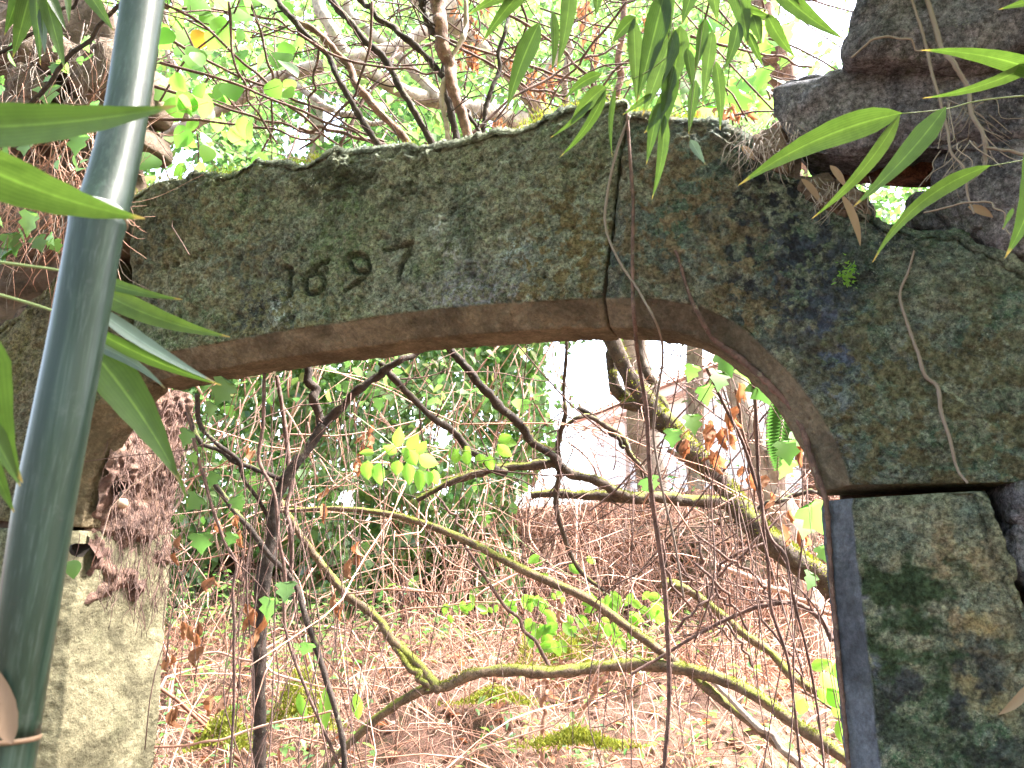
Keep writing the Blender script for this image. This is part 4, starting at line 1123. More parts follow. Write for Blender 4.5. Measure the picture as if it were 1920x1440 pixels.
vine('gnarled vine following the curved edge of the arch down to the jamb', [dw(1262, 455, .01), dw(1276, 480, .015), dw(1290, 530, .015), dw(1304, 570, .015), dw(1325, 610, .0), dw(1345, 640, -.03), dw(1390, 672, -.05), dw(1440, 716, -.05), dw(1480, 765, -.05), dw(1510, 818, -.05), dw(1530, 870, -.05), dw(1543, 925, -.05), dw(1549, 1000, -.05), dw(1560, 1120, -.05), dw(1575, 1280, -.05), dw(1590, 1460, -.05)], 2.2, [5, 7, 9, 12, 14, 12, 10, 9, 8], rough=.3)
vine('thin root creeping down the middle of the corner stone', [dw(1718, 470, .013), dw(1706, 510, .013), dw(1690, 555, .013), dw(1705, 610, .013), dw(1722, 660, .013), dw(1735, 705, .013), dw(1760, 730, .013), dw(1768, 780, .013), dw(1782, 840, .013), dw(1796, 880, .013), dw(1812, 905, .013)], 2.1, [4, 5, 6, 7, 8, 7, 6, 5], M_ROOT, jit=.004)
vine('thin dark vine dangling just left of the right jamb', [(1418, 700, 2.5), (1421, 760, 2.5), (1425, 850, 2.5), (1432, 960, 2.5), (1440, 1080, 2.5), (1460, 1180, 2.5), (1485, 1300, 2.5), (1500, 1460, 2.5)], 2.5, [7, 7, 6, 6, 5])
vine('second dark vine close beside the jamb with a kink half way', [(1330, 690, 2.6), (1362, 760, 2.6), (1400, 840, 2.6), (1425, 920, 2.6), (1445, 1010, 2.55), (1480, 1060, 2.5), (1500, 1180, 2.5), (1530, 1320, 2.5), (1545, 1460, 2.45)], 2.5, [6, 7, 6, 5])
vine('straight thin vine at the left of the opening before the dead leaves', [(350, 760, 2.6), (372, 860, 2.6), (405, 960, 2.6), (434, 1040, 2.6), (442, 1110, 2.6), (437, 1250, 2.6), (430, 1460, 2.6)], 2.6, [6, 6, 6, 5])
vine('purplish vine running down beside the dark sapling trunk', [(497, 700, 2.7), (494, 800, 2.7), (488, 865, 2.7), (520, 930, 2.7), (528, 1040, 2.7), (535, 1150, 2.7), (565, 1270, 2.7), (610, 1380, 2.7), (650, 1470, 2.7)], 2.7, [7, 7, 6, 6])
vine('slack vine sagging across the lower left of the opening', [(300, 1250, 2.9), (370, 1232, 2.9), (430, 1228, 2.9), (500, 1255, 2.9), (570, 1280, 2.9), (660, 1290, 2.95)], 2.9, [4, 5, 5, 4], M_DRY)
vine('low slack vine above the bottom of the opening at left', [(290, 1405, 2.8), (360, 1400, 2.8), (440, 1380, 2.8), (520, 1355, 2.8), (620, 1330, 2.85)], 2.8, [5, 5, 4], M_DRY)
vine('arched bramble cane with small green leaves crossing the hollow', [(640, 1190, 4.2), (720, 1160, 4.2), (800, 1140, 4.2), (900, 1132, 4.2), (1000, 1125, 4.2), (1080, 1115, 4.2)], 4.2, [3, 4, 4, 3], M_DRY)
vine('pale bent stem standing in front of the far bank', [(1040, 1300, 4.6), (1055, 1240, 4.6), (1060, 1190, 4.6), (1050, 1140, 4.6), (1058, 1080, 4.6)], 4.6, [8, 9, 8, 6], M_DRY)
vine('pinkish fallen cane lying from the rubble wall toward the jamb', [(1350, 1062, 4.4), (1420, 1090, 4.2), (1500, 1125, 4.0), (1560, 1150, 3.9)], 4.2, [10, 12, 12, 10], M_DRY)
vine('upright pale stem between the bough and the bottom of the opening', [(1018, 1450, 3.6), (1022, 1380, 3.6), (1020, 1320, 3.6), (1025, 1270, 3.6)], 3.6, [9, 9, 8], M_DRY)
vine('pale cane slanting behind the low bough near the middle', [(1060, 1390, 3.9), (1110, 1310, 3.9), (1140, 1250, 3.9)], 3.9, [9, 9, 7], M_DRY)
for k, (lab, pts, dia) in enumerate([
    ('leftmost of the thin pink canes in front of the white house', [(1385, 730), (1395, 800), (1408, 880), (1415, 960)], 6),
    ('second thin pink cane in front of the white house', [(1428, 690), (1420, 800), (1424, 900), (1432, 1000)], 5),
    ('arching thin cane in front of the white house', [(1110, 960), (1180, 900), (1270, 790), (1340, 690)], 4),
    ('crossing thin cane between the leaning tree and the jamb', [(1200, 1080), (1330, 920), (1430, 790), (1480, 700)], 4),
    ('thin twig falling past the ivy leaves near the crown', [(1240, 690), (1320, 760), (1420, 830), (1520, 890)], 3)]):
    vine(lab, [(a, b, 3.0 + .1 * k) for a, b in pts], 3, [dia, dia, dia * .7], M_VINE if k > 1 else M_BARKR)
GT = thing('grey_trunk', 'pale grey tree trunk standing behind the right jamb in front of the house', 'tree', tuple(PD(1520, 1300, 5.2)))
_, c, r = stick(GT, 'trunk', [(1380, 690, 5.4), (1400, 780, 5.35), (1435, 880, 5.3), (1470, 960, 5.25), (1490, 1050, 5.2), (1520, 1180, 5.1), (1550, 1400, 5.0)], 5.2, [40, 44, 46, 52, 56, 60], M_BARKG, sides=14, rough=.12)
stick(GT, 'limb', [(1465, 950, 5.25), (1462, 860, 5.2), (1455, 780, 5.2), (1460, 690, 5.2), (1450, 560, 5.2)], 5.2, [36, 34, 30, 26], M_BARKG, sides=12, rough=.12)

# shrub fanning up behind the lintel
SH = thing('bare_shrub', 'shrub of bare dark stems fanning up from behind the top of the lintel', 'shrub', tuple(PD(830, 300, 2.9)))
fan = [([(890, 300), (872, 225), (853, 165), (838, 110), (824, 50), (812, -40)], [20, 22, 21, 26, 26, 30], M_BARKR),
       ([(868, 300), (850, 220), (838, 150), (833, 80), (828, 20), (822, -30)], [12, 13, 13, 14, 16], M_BARKD),
       ([(830, 300), (807, 258), (767, 187), (707, 97), (650, 38), (600, -30)], [12, 13, 13, 14, 13], M_BARKD),
       ([(785, 300), (762, 262), (712, 208), (664, 150), (632, 95), (560, 42), (480, -20)], [13, 15, 15, 13, 12, 10], M_BARKR),
       ([(735, 300), (690, 240), (648, 165), (600, 90), (540, 30), (500, -30)], [10, 12, 11, 12, 12], M_BARKD),
       ([(832, 140), (790, 95), (745, 60), (700, 25), (660, -20)], [12, 12, 11, 10], M_BARKD),
       ([(818, 60), (800, 30), (785, -10)], [16, 13, 11], M_BARKD),
       ([(905, 290), (912, 222), (930, 150), (945, 70), (958, -20)], [9, 9, 8, 7], M_BARKD),
       ([(846, 300), (840, 240), (834, 170), (848, 120), (868, 70), (872, 0)], [10, 9, 11, 10, 9], M_BARKG),
       ([(905, 250), (880, 215), (850, 170)], [8, 7, 6], M_BARKD),
       ([(760, 280), (690, 265), (620, 245), (560, 240)], [8, 7, 6], M_VINE)]
for k, (p, dia, m) in enumerate(fan):
    dd = 2.75 + .09 * (k % 4)
    _, c, r = stick(SH, 'stem', [(a, b, dd + .1 * (1 - b / 300)) for a, b in p], dd, dia, m, rough=.3, sides=9)
    twigs_on(SH, c, r, 7, .22, M_BARKD)
_nz = [(300, 115, 420, 150, 530, 195, 650, 245, 700, 262), (300, 0, 380, 45, 470, 130, 560, 215, 640, 275), (270, 220, 380, 228, 480, 240, 590, 262), (290, 160, 400, 195, 500, 228, 600, 250), (300, 10, 400, 20, 500, 35, 560, 60),
       (840, 70, 930, 105, 1040, 140, 1160, 185), (840, 75, 920, 120, 1000, 170, 1075, 175), (950, 20, 1010, 60, 1080, 120, 1140, 210), (1180, 0, 1120, 80, 1060, 150, 1010, 215), (470, 0, 500, 90, 510, 170, 505, 260), (600, 90, 590, 160, 570, 230),
       (880, 255, 960, 190, 1060, 130, 1160, 80), (1300, 65, 1380, 92, 1440, 105, 1520, 125), (640, 270, 690, 180, 760, 110, 830, 60), (560, 60, 640, 110, 740, 130, 820, 135), (430, 0, 440, 100, 470, 190, 520, 270), (700, 0, 690, 120, 640, 210, 560, 280),
       (300, 60, 420, 130, 560, 190, 720, 265), (980, 0, 990, 60, 940, 130, 900, 220), (1250, -10, 1240, 60, 1160, 130, 1090, 210)]
for k, q_ in enumerate(_nz):
    dd = 2.6 + .1 * (k % 7)
    _, c, r = stick(SH, 'twig', [(q_[i], q_[i + 1], dd + .03 * i) for i in range(0, len(q_), 2)], dd, [6, 5, 5, 4], M_VINE, sides=6, n=22)
    twigs_on(SH, c, r, 5, .2, M_VINE)

# finer background twigs through the canopy and the opening
def wild(n, box, Lr, r0, r1, m, label, sagdir=0):
    P = np.array([PD(rng.uniform(box[0], box[2]), rng.uniform(box[1], box[3]), rng.uniform(box[4], box[5])) for _ in range(n)])
    d = unit(rdir(n) * np.array([1, 1, .7]) + UPV * sagdir)
    L = rng.uniform(.35, 1, n) * Lr
    q = np.linspace(0, 1, 9)[None, :, None]
    Pp = P[:, None] + d[:, None] * L[:, None, None] * q + rdir(n)[:, None] * .10 * L[:, None, None] * np.sin(q * 3.5) + rdir(n)[:, None] * .03 * L[:, None, None] * np.sin(q * 11)
    o = tagged('bare_twigs', mesh('bare_twigs', *tubes(Pp, rng.uniform(r0, r1, n)[:, None] * np.linspace(1, .5, 9)[None], 5)), m, label, 'twigs'); o['kind'] = 'stuff'
wild(240, (250, -80, 1480, 280, 3.2, 5.0), 1.6, .002, .0055, M_VINE, 'criss-crossing thin twigs among the leaves above the lintel')
wild(250, (330, 680, 1560, 1440, 3.0, 5.8), 1.4, .0014, .0042, M_DRY, 'pale thin stems criss-crossing the arch opening', -.2)
wild(110, (420, 700, 1400, 1350, 2.8, 4.6), 1.1, .0012, .003, M_VINE, 'fine dark twigs hanging all through the arch opening', -.1)
wild(110, (1050, 660, 1560, 1200, 3.0, 5.0), 1.2, .0016, .004, M_VINE, 'fine dark twigs in front of the white house', .2)
n = 120
P = np.array([PD(rng.uniform(400, 1545), rng.uniform(640, 1000), rng.uniform(2.5, 4.4)) for _ in range(n)])
P[:n // 3] = np.array([PD(rng.uniform(390, 660), rng.uniform(700, 1000), rng.uniform(2.7, 3.6)) for _ in range(n // 3)])
P[n // 3:n // 2] = np.array([PD(rng.uniform(1330, 1540), rng.uniform(690, 960), rng.uniform(2.4, 3.4)) for _ in range(n // 2 - n // 3)])
d = unit(rdir(n) * np.array([.22, .22, .1]) - UPV); L = rng.uniform(.4, 1.5, n)
q = np.linspace(0, 1, 12)[None, :, None]
Pp = P[:, None] + d[:, None] * L[:, None, None] * q + rdir(n)[:, None] * .05 * np.sin(q * rng.uniform(3, 9, n)[:, None, None])
o = tagged('dangling_creepers', mesh('dangling_creepers', *tubes(Pp, np.repeat(rng.uniform(.0011, .0026, n)[:, None], 12, 1), 5)), M_VINE, 'many thin creepers dangling straight down inside the arch opening', 'creepers'); o['kind'] = 'stuff'
# ------------------------------------------------------------------ bamboo
def blade(th, b, tip, wpx, d, d2=None, curve=0.0, tilt=0.0, m=None, prof='bamboo', n=12, twist=0.0, name='leaf', sag=0.0, label=None):
    """one real leaf: from photo pixel b to tip, width in pixels, at depth d (tip at d2)"""
    d2 = d if d2 is None else d2
    m = m or M_BAMBOO
    B, E = PD(b[0], b[1], d), PD(tip[0], tip[1], d2)
    ax = E - B; L = np.linalg.norm(ax); ax /= L
    view = unit(((B + E) / 2 - CAM)[None])[0]
    side = np.cross(ax, view); side /= np.linalg.norm(side)
    t = np.linspace(0, 1, n + 1)
    mid = B + ax * (t * L)[:, None] + side * (curve * 4 * t * (1 - t))[:, None] * L - UPV * (sag * 4 * t * (1 - t))[:, None] * L
    T = unit(np.gradient(mid, axis=0))
    ang = tilt + twist * (t - .3)
    sd0 = unit(np.cross(T, view)); up0 = np.cross(sd0, T)
    sd = sd0 * np.cos(ang)[:, None] + up0 * np.sin(ang)[:, None]
    nn = np.cross(sd, T)
    if prof == 'bamboo': w = np.where(t < .28, np.sin(np.clip(t / .28, 0, 1) * math.pi / 2) ** .75, (1 - np.clip((t - .28) / .72, 0, 1) ** 1.5) ** 1.15)
    elif prof == 'oval': w = np.sin(math.pi * t ** .8) ** .85
    else: w = np.sin(math.pi * t ** .62) ** .9
    hw = wpx * (d + d2) / 2 / FPX / 2 * w + .0003
    k = t * 14
    hw = hw * (1 + .03 * np.sin(k * 3 + tip[0]))
    cup = .22
    V = np.stack([mid + sd * hw[:, None] - nn * (hw * cup)[:, None], mid + sd * hw[:, None] * .5 - nn * (hw * cup * .35)[:, None], mid,
                  mid - sd * hw[:, None] * .5 - nn * (hw * cup * .35)[:, None], mid - sd * hw[:, None] - nn * (hw * cup)[:, None]], 1).reshape(-1, 3)
    i, j = np.meshgrid(np.arange(n), np.arange(4), indexing='ij'); a = (i * 5 + j).ravel()
    return part(name, mesh(name, V, [np.stack([a, a + 1, a + 6, a + 5], -1)], attr={'along': np.repeat(t, 5), 'across': np.tile([1, .5, 0, -.5, -1], n + 1)}), m, th, label=label)

def stem_of(th, curves, rad, m=M_TWIG, nm='stem'):
    for pts, d in curves:
        c = path(pts, d, 16)
        part(nm, mesh(nm, *tubes(c, np.linspace(rad, rad * .5, 16), 6)), m, th)

CULM = thing('bamboo_culm', 'thick blue green bamboo culm leaning across the left side of the picture', 'bamboo', tuple(PD(-20, 1600, .46)))
cc = [(300, -200, .76, 66), (268, 0, .70, 74), (238, 200, .64, 76), (206, 345, .60, 86), (184, 412, .575, 94), (168, 500, .565, 95), (143, 640, .55, 97), (112, 800, .53, 100), (82, 960, .515, 104), (48, 1180, .495, 103), (17, 1385, .48, 98), (4, 1500, .47, 98), (-15, 1700, .46, 98)]
cw = np.array([PD(a, b, d) for a, b, d, _ in cc]); cr_ = np.array([d * w / FPX / 2 for _, _, d, w in cc])
def culm_seg(i0, i1, flare0, flare1):
    c = cr(cw[i0:i1 + 1], 40); r = np.interp(np.linspace(0, 1, 40), np.linspace(0, 1, i1 - i0 + 1), cr_[i0:i1 + 1])
    L = seglen(c)
    r = r * (1 + flare0 * np.exp(-L / .006) + flare1 * np.exp(-(L[-1] - L) / .006))
    part('culm_segment', mesh('culm_segment', *tubes(c, r, 40)), M_CULM, CULM)
culm_seg(0, 4, 0, .05); culm_seg(4, 10, .07, .06); culm_seg(10, 12, .08, 0)
for i in (4, 10):
    ax = unit((cw[i + 1] - cw[i - 1])[None])[0]
    for off, rr, w_, m in ((0, 1.10, .0016, M_SHEATH), (-.0035, 1.045, .003, M_WAX)):
        q = np.linspace(-1, 1, 7)
        c = cw[i] + ax * (off + q * w_)[:, None]
        part('node_ring', mesh('node_ring', *tubes(c, cr_[i] * rr * (1 - .045 * q ** 2), 40)), m, CULM)
blade(CULM, (22, 1395), (-6, 1255), 44, .455, .47, 0, .4, M_SHEATH, 'oval', name='sheath')

def spray(label, base, leaves_, stems, d, rad=.0012, cat='bamboo leaves', name='bamboo_spray', **kw):
    th = thing(name, label, cat, tuple(PD(base[0], base[1], d)))
    stem_of(th, stems, rad)
    for L in leaves_:
        b, e, w = L[0], L[1], L[2]
        o = dict(L[3]) if len(L) > 3 else {}
        blade(th, b, e, w, o.pop('d', d), **{**kw, **o})
    return th
U = M_BAMBOOP
spray('big blurred bamboo leaves jutting in from the left edge over the culm', (-160, 260),
      [((-150, 238), (332, 198), 78, dict(d=.40, d2=.46, curve=-.03, tilt=.25)), ((-130, 262), (272, 410), 92, dict(d=.40, d2=.47, curve=-.05, tilt=-.35)),
       ((-40, 600), (42, 905), 92, dict(d=.42, d2=.44, curve=-.06)), ((-30, 780), (38, 912), 40, dict(d=.42, d2=.44, tilt=.6)), ((-30, 840), (26, 960), 26, dict(d=.43, d2=.44))],
      [([(-260, 180), (-200, 215), (-140, 240)], .40), ([(-200, 215), (-120, 480), (-40, 600)], .41)], .4, .0016)
spray('cluster of bamboo leaves fanning out to the right from behind the culm', (110, 510),
      [((130, 502), (342, 562), 26, dict(curve=-.04, tilt=.3)), ((160, 530), (432, 632), 42, dict(curve=-.05, tilt=.2)), ((170, 570), (402, 716), 30, dict(m=U, curve=-.03, tilt=.5)),
       ((165, 612), (415, 722), 27, dict(curve=-.03, tilt=-.4)), ((160, 640), (310, 728), 20, dict(m=U, curve=.06)), ((158, 640), (338, 905), 78, dict(curve=.03, tilt=.15)),
       ((320, 870), (352, 950), 7, dict(curve=.05))],
      [([(-30, 488), (40, 497), (115, 508), (150, 525)], .66), ([(-30, 545), (60, 570), (120, 592), (165, 625)], .66)], .64, .0016)
spray('small bunch of bamboo leaves hanging down in the top left corner', (60, -40),
      [((42, -30), (8, 66), 28, dict(tilt=.4)), ((60, -25), (24, 108), 36, {}), ((66, -30), (76, 122), 24, dict(tilt=-.5)), ((78, -35), (122, 132), 34, dict(tilt=.2)), ((88, -20), (124, 58), 20, dict(tilt=.5)),
       ((155, -30), (213, 58), 27, {}), ((125, -20), (129, 44), 14, dict(tilt=.6)), ((78, 10), (84, 104), 16, dict(m=U))],
      [([(20, -80), (60, -40), (90, -20)], 1.2), ([(100, -70), (140, -40), (155, -28)], 1.2)], 1.2)
C1 = [((1015, -50), (903, 82), 32, dict(curve=-.04, tilt=.2)), ((1000, -30), (878, 28), 28, dict(curve=-.04)), ((1012, 42), (950, 208), 37, dict(curve=-.03)), ((1036, 20), (1034, 136), 19, dict(m=None, tilt=.5, curve=.04)),
      ((1070, -40), (1044, 128), 30, dict(curve=.03)), ((1125, -40), (1117, 32), 24, {}), ((1192, 32), (1148, 82), 27, dict(curve=-.05)), ((1188, 34), (1194, 198), 28, dict(tilt=.2)), ((1248, -20), (1194, 192), 46, dict(tilt=.15)),
      ((1266, 55), (1204, 218), 46, dict(tilt=-.2)), ((1250, -50), (1254, 74), 30, {}), ((1276, 48), (1248, 195), 40, dict(curve=.03)), ((1128, 138), (1058, 187), 20, dict(curve=-.08)), ((1136, 162), (1068, 236), 30, dict(curve=-.05)),
      ((1136, 168), (1050, 294), 20, dict(curve=.06, tilt=.4)), ((1112, 188), (1032, 258), 11, dict(curve=.04)), ((1154, 165), (1148, 294), 12, dict(curve=-.05, tilt=.5)), ((1256, 165), (1208, 250), 26, dict(curve=.04)),
      ((1246, 215), (1222, 374), 21, dict(curve=.04)), ((1236, 190), (1212, 308), 24, {}), ((1225, 175), (1168, 215), 12, {}), ((1262, 120), (1240, 262), 34, dict(tilt=.3))]
spray('thick tassel of bamboo leaves hanging before the top of the crack in the lintel', (1250, -60), C1,
      [([(1040, -90), (1030, -30), (1012, 42)], 1.3), ([(1290, -100), (1260, 20), (1262, 120), (1240, 200)], 1.3), ([(1290, 70), (1220, 130), (1140, 165)], 1.3), ([(1250, -50), (1215, 0), (1190, 34)], 1.3)], 1.3)
C2 = [((1306, -40), (1278, 46), 30, {}), ((1322, 36), (1304, 134), 23, dict(tilt=.3)), ((1336, 56), (1317, 198), 25, dict(tilt=-.2)), ((1342, 115), (1350, 244), 23, dict(curve=.03)), ((1305, 150), (1291, 252), 20, {}),
      ((1372, -60), (1402, 86), 44, dict(curve=.02)), ((1384, 40), (1356, 134), 25, dict(curve=.05)), ((1392, 18), (1448, 30), 24, dict(curve=-.06)), ((1412, 28), (1428, 84), 24, {}), ((1438, 26), (1492, 108), 26, dict(curve=-.04)),
      ((1440, -40), (1584, 74), 36, dict(curve=-.04, tilt=.3)), ((1402, 60), (1432, 128), 15, {}), ((1294, 262), (1322, 308), 17, dict(m=U, tilt=.3)), ((1330, -60), (1345, 40), 34, {}), ((1288, 90), (1300, 170), 22, dict(tilt=.5)), ((1450, -60), (1500, 10), 22, {})]
spray('looser tassel of bamboo leaves hanging left of the bright gap of sky', (1380, -60), C2,
      [([(1320, -80), (1318, 20), (1310, 110), (1300, 160), (1292, 262)], 1.25), ([(1350, -90), (1385, 0), (1412, 28)], 1.25), ([(1385, 0), (1440, 20)], 1.25)], 1.25)
spray('three broad bamboo leaves on a thin twig in front of the upper right stones', (1960, 172),
      [((1692, 212), (1384, 348), 52, dict(curve=-.055, tilt=.1)), ((1688, 214), (1522, 410), 30, dict(curve=.05, tilt=.55)), ((1774, 200), (1600, 388), 42, dict(curve=.03, tilt=-.2))],
      [([(2050, 178), (1920, 180), (1830, 190), (1770, 205), (1690, 213)], 1.02)], 1.0)
spray('two bamboo leaves crossing at the right edge below the topmost stone', (1990, 120),
      [((1985, 150), (1726, 94), 36, dict(curve=-.05, tilt=.2)), ((1985, 90), (1730, 184), 26, dict(curve=.06, tilt=.4)), ((1990, -14), (1872, 18), 20, {})],
      [([(2080, 110), (2030, 115), (1985, 95)], 1.05), ([(2030, 115), (1985, 150)], 1.05)], 1.05)
spray('curved bamboo leaf and a wide one at the right edge over the corner stone', (1990, 290),
      [((1858, 310), (1636, 492), 30, dict(curve=-.10, tilt=.3)), ((1960, 225), (1884, 484), 62, dict(curve=.06, tilt=.1)), ((1900, 390), (1880, 430), 8, {})],
      [([(2050, 280), (1990, 288), (1920, 300), (1858, 311)], 1.0)], .98)

# unseen bamboo grove, added behind, above and right of camera to shade the wall
P = np.stack([rng.uniform(-6, 5, 38000), rng.uniform(-5.2, -.9, 38000), rng.uniform(.1, 7, 38000)], 1)
P = np.vstack([P, np.stack([rng.uniform(1.7, 5, 16000), rng.uniform(-2.6, .6, 16000), rng.uniform(1.4, 5.5, 16000)], 1), np.stack([rng.uniform(-2.6, 2.6, 13000), rng.uniform(-2.5, .1, 13000), rng.uniform(3.1, 5.2, 13000)], 1)])
u, v, w = project(P)
inview = (w > .02) & (u > -500) & (u < 2400) & (v > -200)
k = ~inview & (np.linalg.norm(P - CAM, axis=1) > .8) & ((P[:, 1] < -2.5) | (P[:, 0] > 1.7) | (P[:, 2] > 3.1)) & (fbm(P * 1.0, 2, 17) > -.35)
P = P[k]; n = len(P)
GROVE = thing('bamboo_shade_grove', 'dense unseen bamboo grove behind and above the viewpoint, added to shade the arch front', 'bamboo', (0.2, -3.4, 0))
L = rng.uniform(.10, .19, n)
V, f = leaves(P, rdir(n) * .6 + np.array([0, 0, -.7]), rdir(n) * .5 + UPV * .3 + np.array([0, .8, 0]), L, L * .2)
part('foliage', mesh('foliage', V, f), M_BAMBOO, GROVE, kind='stuff')
for x, y in ((-1.6, -3.2), (-.7, -3.6), (.4, -3.3), (1.3, -3.5), (2.0, -2.6), (-2.6, -3.0)):
    part('culm', mesh('culm', *tubes(np.array([[x, y, -.1], [x + .1, y + .05, 2.4], [x + .3, y + .3, 5.2]]), np.array([.019, .017, .008]), 12)), M_CULM, GROVE)

# ------------------------------------------------------------------ moss, earth and roots on the stones
def moss_top(pairs, dens, th, seed):
    O = cr(np.array([PY(p[1][0], p[1][1], 0)[[0, 2]] for p in pairs]), 300)
    n = dens
    i = rng.integers(0, 299, n)
    y = np.abs(rng.normal(size=n)) * .10 + .012
    P = np.stack([O[i, 0] + rng.normal(size=n) * .004, y, O[i, 1] - .006 + rng.normal(size=n) * .012], 1)
    k = fbm(P * 6, 3, seed) > -.05
    P = P[k]; n = len(P)
    D = unit(rdir(n) * .6 + UPV + np.array([0, -.5, 0]))
    L = rng.uniform(.005, .013, n)
    part('moss', mesh('moss', *leaves(P, D, rdir(n), L, L * .25)), M_MOSS, th, kind='stuff')
moss_top(LINTEL, 17000, arch, 7)
moss_top(CORNER[:5], 4000, arch, 8)

def clod(name, th, poly, Y, T, seed, m=M_BANK, bulge=.06, amp=.03, kind=None, label=None):
    return part(name, boulder(name, poly, Y, T, seed, bulge=bulge, amp=amp, n=90, m=30), m, th, kind=kind, label=label)
clod('soil', ruin, [(1392, 240), (1440, 226), (1490, 235), (1500, 300), (1470, 330), (1420, 310), (1390, 280)], -.02, .3, 51)
clod('soil', ruin, [(1500, 335), (1560, 330), (1612, 360), (1622, 396), (1560, 392), (1525, 370)], .0, .1, 52)
def roots(th, n, box, Y, Ls, rad, m=M_ROOT, down=.8, nm='roots', off=.04, spread=.6):
    P = np.array([PY(rng.uniform(box[0], box[2]), rng.uniform(box[1], box[3]), Y - abs(rng.normal()) * off) for _ in range(n)])
    d = unit(rdir(n) * np.array([spread, .25, spread]) + np.array([0, -.05, -down]))
    L = rng.uniform(.35, 1, n) * Ls
    q = np.linspace(0, 1, 9)[None, :, None]
    Pp = P[:, None] + d[:, None] * L[:, None, None] * q + rdir(n)[:, None] * np.array([1, .3, 1]) * .12 * L[:, None, None] * np.sin(q * rng.uniform(3, 8, n)[:, None, None])
    part(nm, mesh(nm, *tubes(Pp, rng.uniform(.5, 1, n)[:, None] * rad * np.linspace(1, .5, 9)[None], 4)), m, th, kind='stuff')
roots(ruin, 70, (1385, 225, 1500, 290), -.08, .12, .0016)
roots(ruin, 45, (1515, 330, 1640, 380), -.02, .10, .0016)
roots(ruin, 26, (1760, 180, 1860, 300), -.1, .16, .0022)
def vine2(label, pts, dia, m=M_ROOT):
    dws = [(a, b, float(np.dot(PY(a, b, -.16) - CAM, FW)) - .02) for a, b in pts]
    vine(label, dws, 1.9, dia, m)
vine2('thin pale root hanging straight down over the topmost stone', [(1708, -30), (1735, 60), (1760, 170), (1780, 260), (1805, 330), (1822, 400)], [5, 6, 5, 4])
vine2('thicker crooked root beside the thin pale one over the upper stones', [(1735, -40), (1755, 30), (1770, 90), (1790, 120), (1815, 170), (1830, 230), (1845, 290), (1840, 310)], [9, 10, 8, 5])
vine2('looping pale rootlet under the lip of the topmost stone', [(1603, 106), (1630, 84), (1665, 70), (1700, 78), (1728, 96)], [4, 5, 4])
vine2('bare pale twig pointing in from the right edge by the boulder', [(1960, 296), (1900, 286), (1855, 278), (1820, 265)], [7, 6, 4])
vine2('thin arching rootlet below the rounded boulder', [(1740, 398), (1790, 388), (1850, 380), (1875, 400), (1890, 440)], [3, 4, 4, 3])
DL = thing('dead_bamboo_leaf', 'long curled dead bamboo leaf hanging below the light gap', 'dead leaf', tuple(PY(1580, 380, -.08)))
dd_ = float(np.dot(PY(1590, 420, -.1) - CAM, FW))
blade(DL, (1578, 366), (1613, 462), 17, dd_, None, .05, .6, M_DEADB, 'oval')
blade(DL, (1556, 310), (1585, 352), 13, dd_, None, .05, .3, M_DEADB, 'oval')
for q, (b, e, w_, lab) in enumerate([((1502, 335), (1540, 385), 12, 'narrow brown dead leaf stuck under the soil of the upper right wall'), ((1815, 388), (1862, 408), 16, 'small tan dead leaf lying under the rounded boulder'),
                                    ((1390, 275), (1414, 300), 14, 'tan dead leaf caught in the root tuft on the corner stone'), ((1932, 1280), (1872, 1340), 17, 'brown dead leaf standing out at the right edge of the jamb stone')]):
    th = thing('dead_bamboo_leaf', lab, 'dead leaf', tuple(PY(b[0], b[1], -.1)))
    blade(th, b, e, w_, float(np.dot(PY(b[0], b[1], -.07) - CAM, FW)), None, .06, .3, M_DEADB, 'oval')
# tiny fern on the dark streak
TF = thing('little_fern', 'tiny pale green fern growing out of the dark streak on the corner stone', 'fern', tuple(PY(1590, 530, -.01)))
n = 70
P = np.array([PY(1590 + rng.normal() * 9, 518 + rng.normal() * 14, -.02 - rng.random() * .02) for _ in range(n)])
part('fronds', mesh('fronds', *leaves(P, rdir(n) + UPV * .5, rdir(n), rng.uniform(.008, .018, n), rng.uniform(.004, .008, n))), M_SPRIG, TF, kind='stuff')

# ------------------------------------------------------------------ earth and stones left of the arch
lw = thing('earthy_wall', 'dark crumbling wall of earth and stones with roots at upper left', 'wall', tuple(PY(60, 500, .3)))
clod('soil', lw, [(-420, -60), (-100, -120), (90, -60), (175, 20), (190, 180), (205, 330), (200, 470), (130, 505), (30, 570), (-150, 680), (-420, 700)], .06, .28, 61, bulge=.12, amp=.07)
for q, (poly, Y) in enumerate([([(118, 78), (190, 60), (216, 120), (205, 170), (140, 175), (112, 130)], -.10), ([(60, 62), (110, 66), (108, 110), (60, 112)], -.08), ([(105, 180), (195, 178), (212, 240), (120, 236)], -.08),
                               ([(10, 110), (60, 120), (66, 180), (8, 176)], -.07), ([(-20, 40), (40, 36), (48, 96), (-20, 104)], -.07), ([(-30, 190), (70, 190), (80, 250), (-20, 256)], -.06), ([(110, 400), (200, 396), (205, 460), (140, 470)], -.04)]):
    part('stone', boulder('stone', poly, Y, .3, 400 + q, bulge=.04, n=60, m=18), M_BANK, lw)
roots(lw, 260, (-60, 40, 225, 480), -.13, .28, .0016, M_ROOT, .5)
roots(lw, 330, (-60, 240, 220, 430), -.15, .40, .0022, M_DRY, .35, spread=1.2)
roots(lw, 40, (-60, -40, 240, 200), -.2, .5, .0025, M_VINE, -.2, spread=1.2)
for k in range(46):
    put_leaf(lw, PY(rng.uniform(-40, 225), rng.uniform(60, 480), -.2 - .12 * rng.random()), rdir(1)[0] * .7 + np.array([0, 0, -.8]), unit((np.array([0, -1, .3]) + rdir(1)[0] * .5)[None])[0], rng.uniform(.03, .06), 'ivy' if k % 3 else 'round', M_IVYO, 1.0)
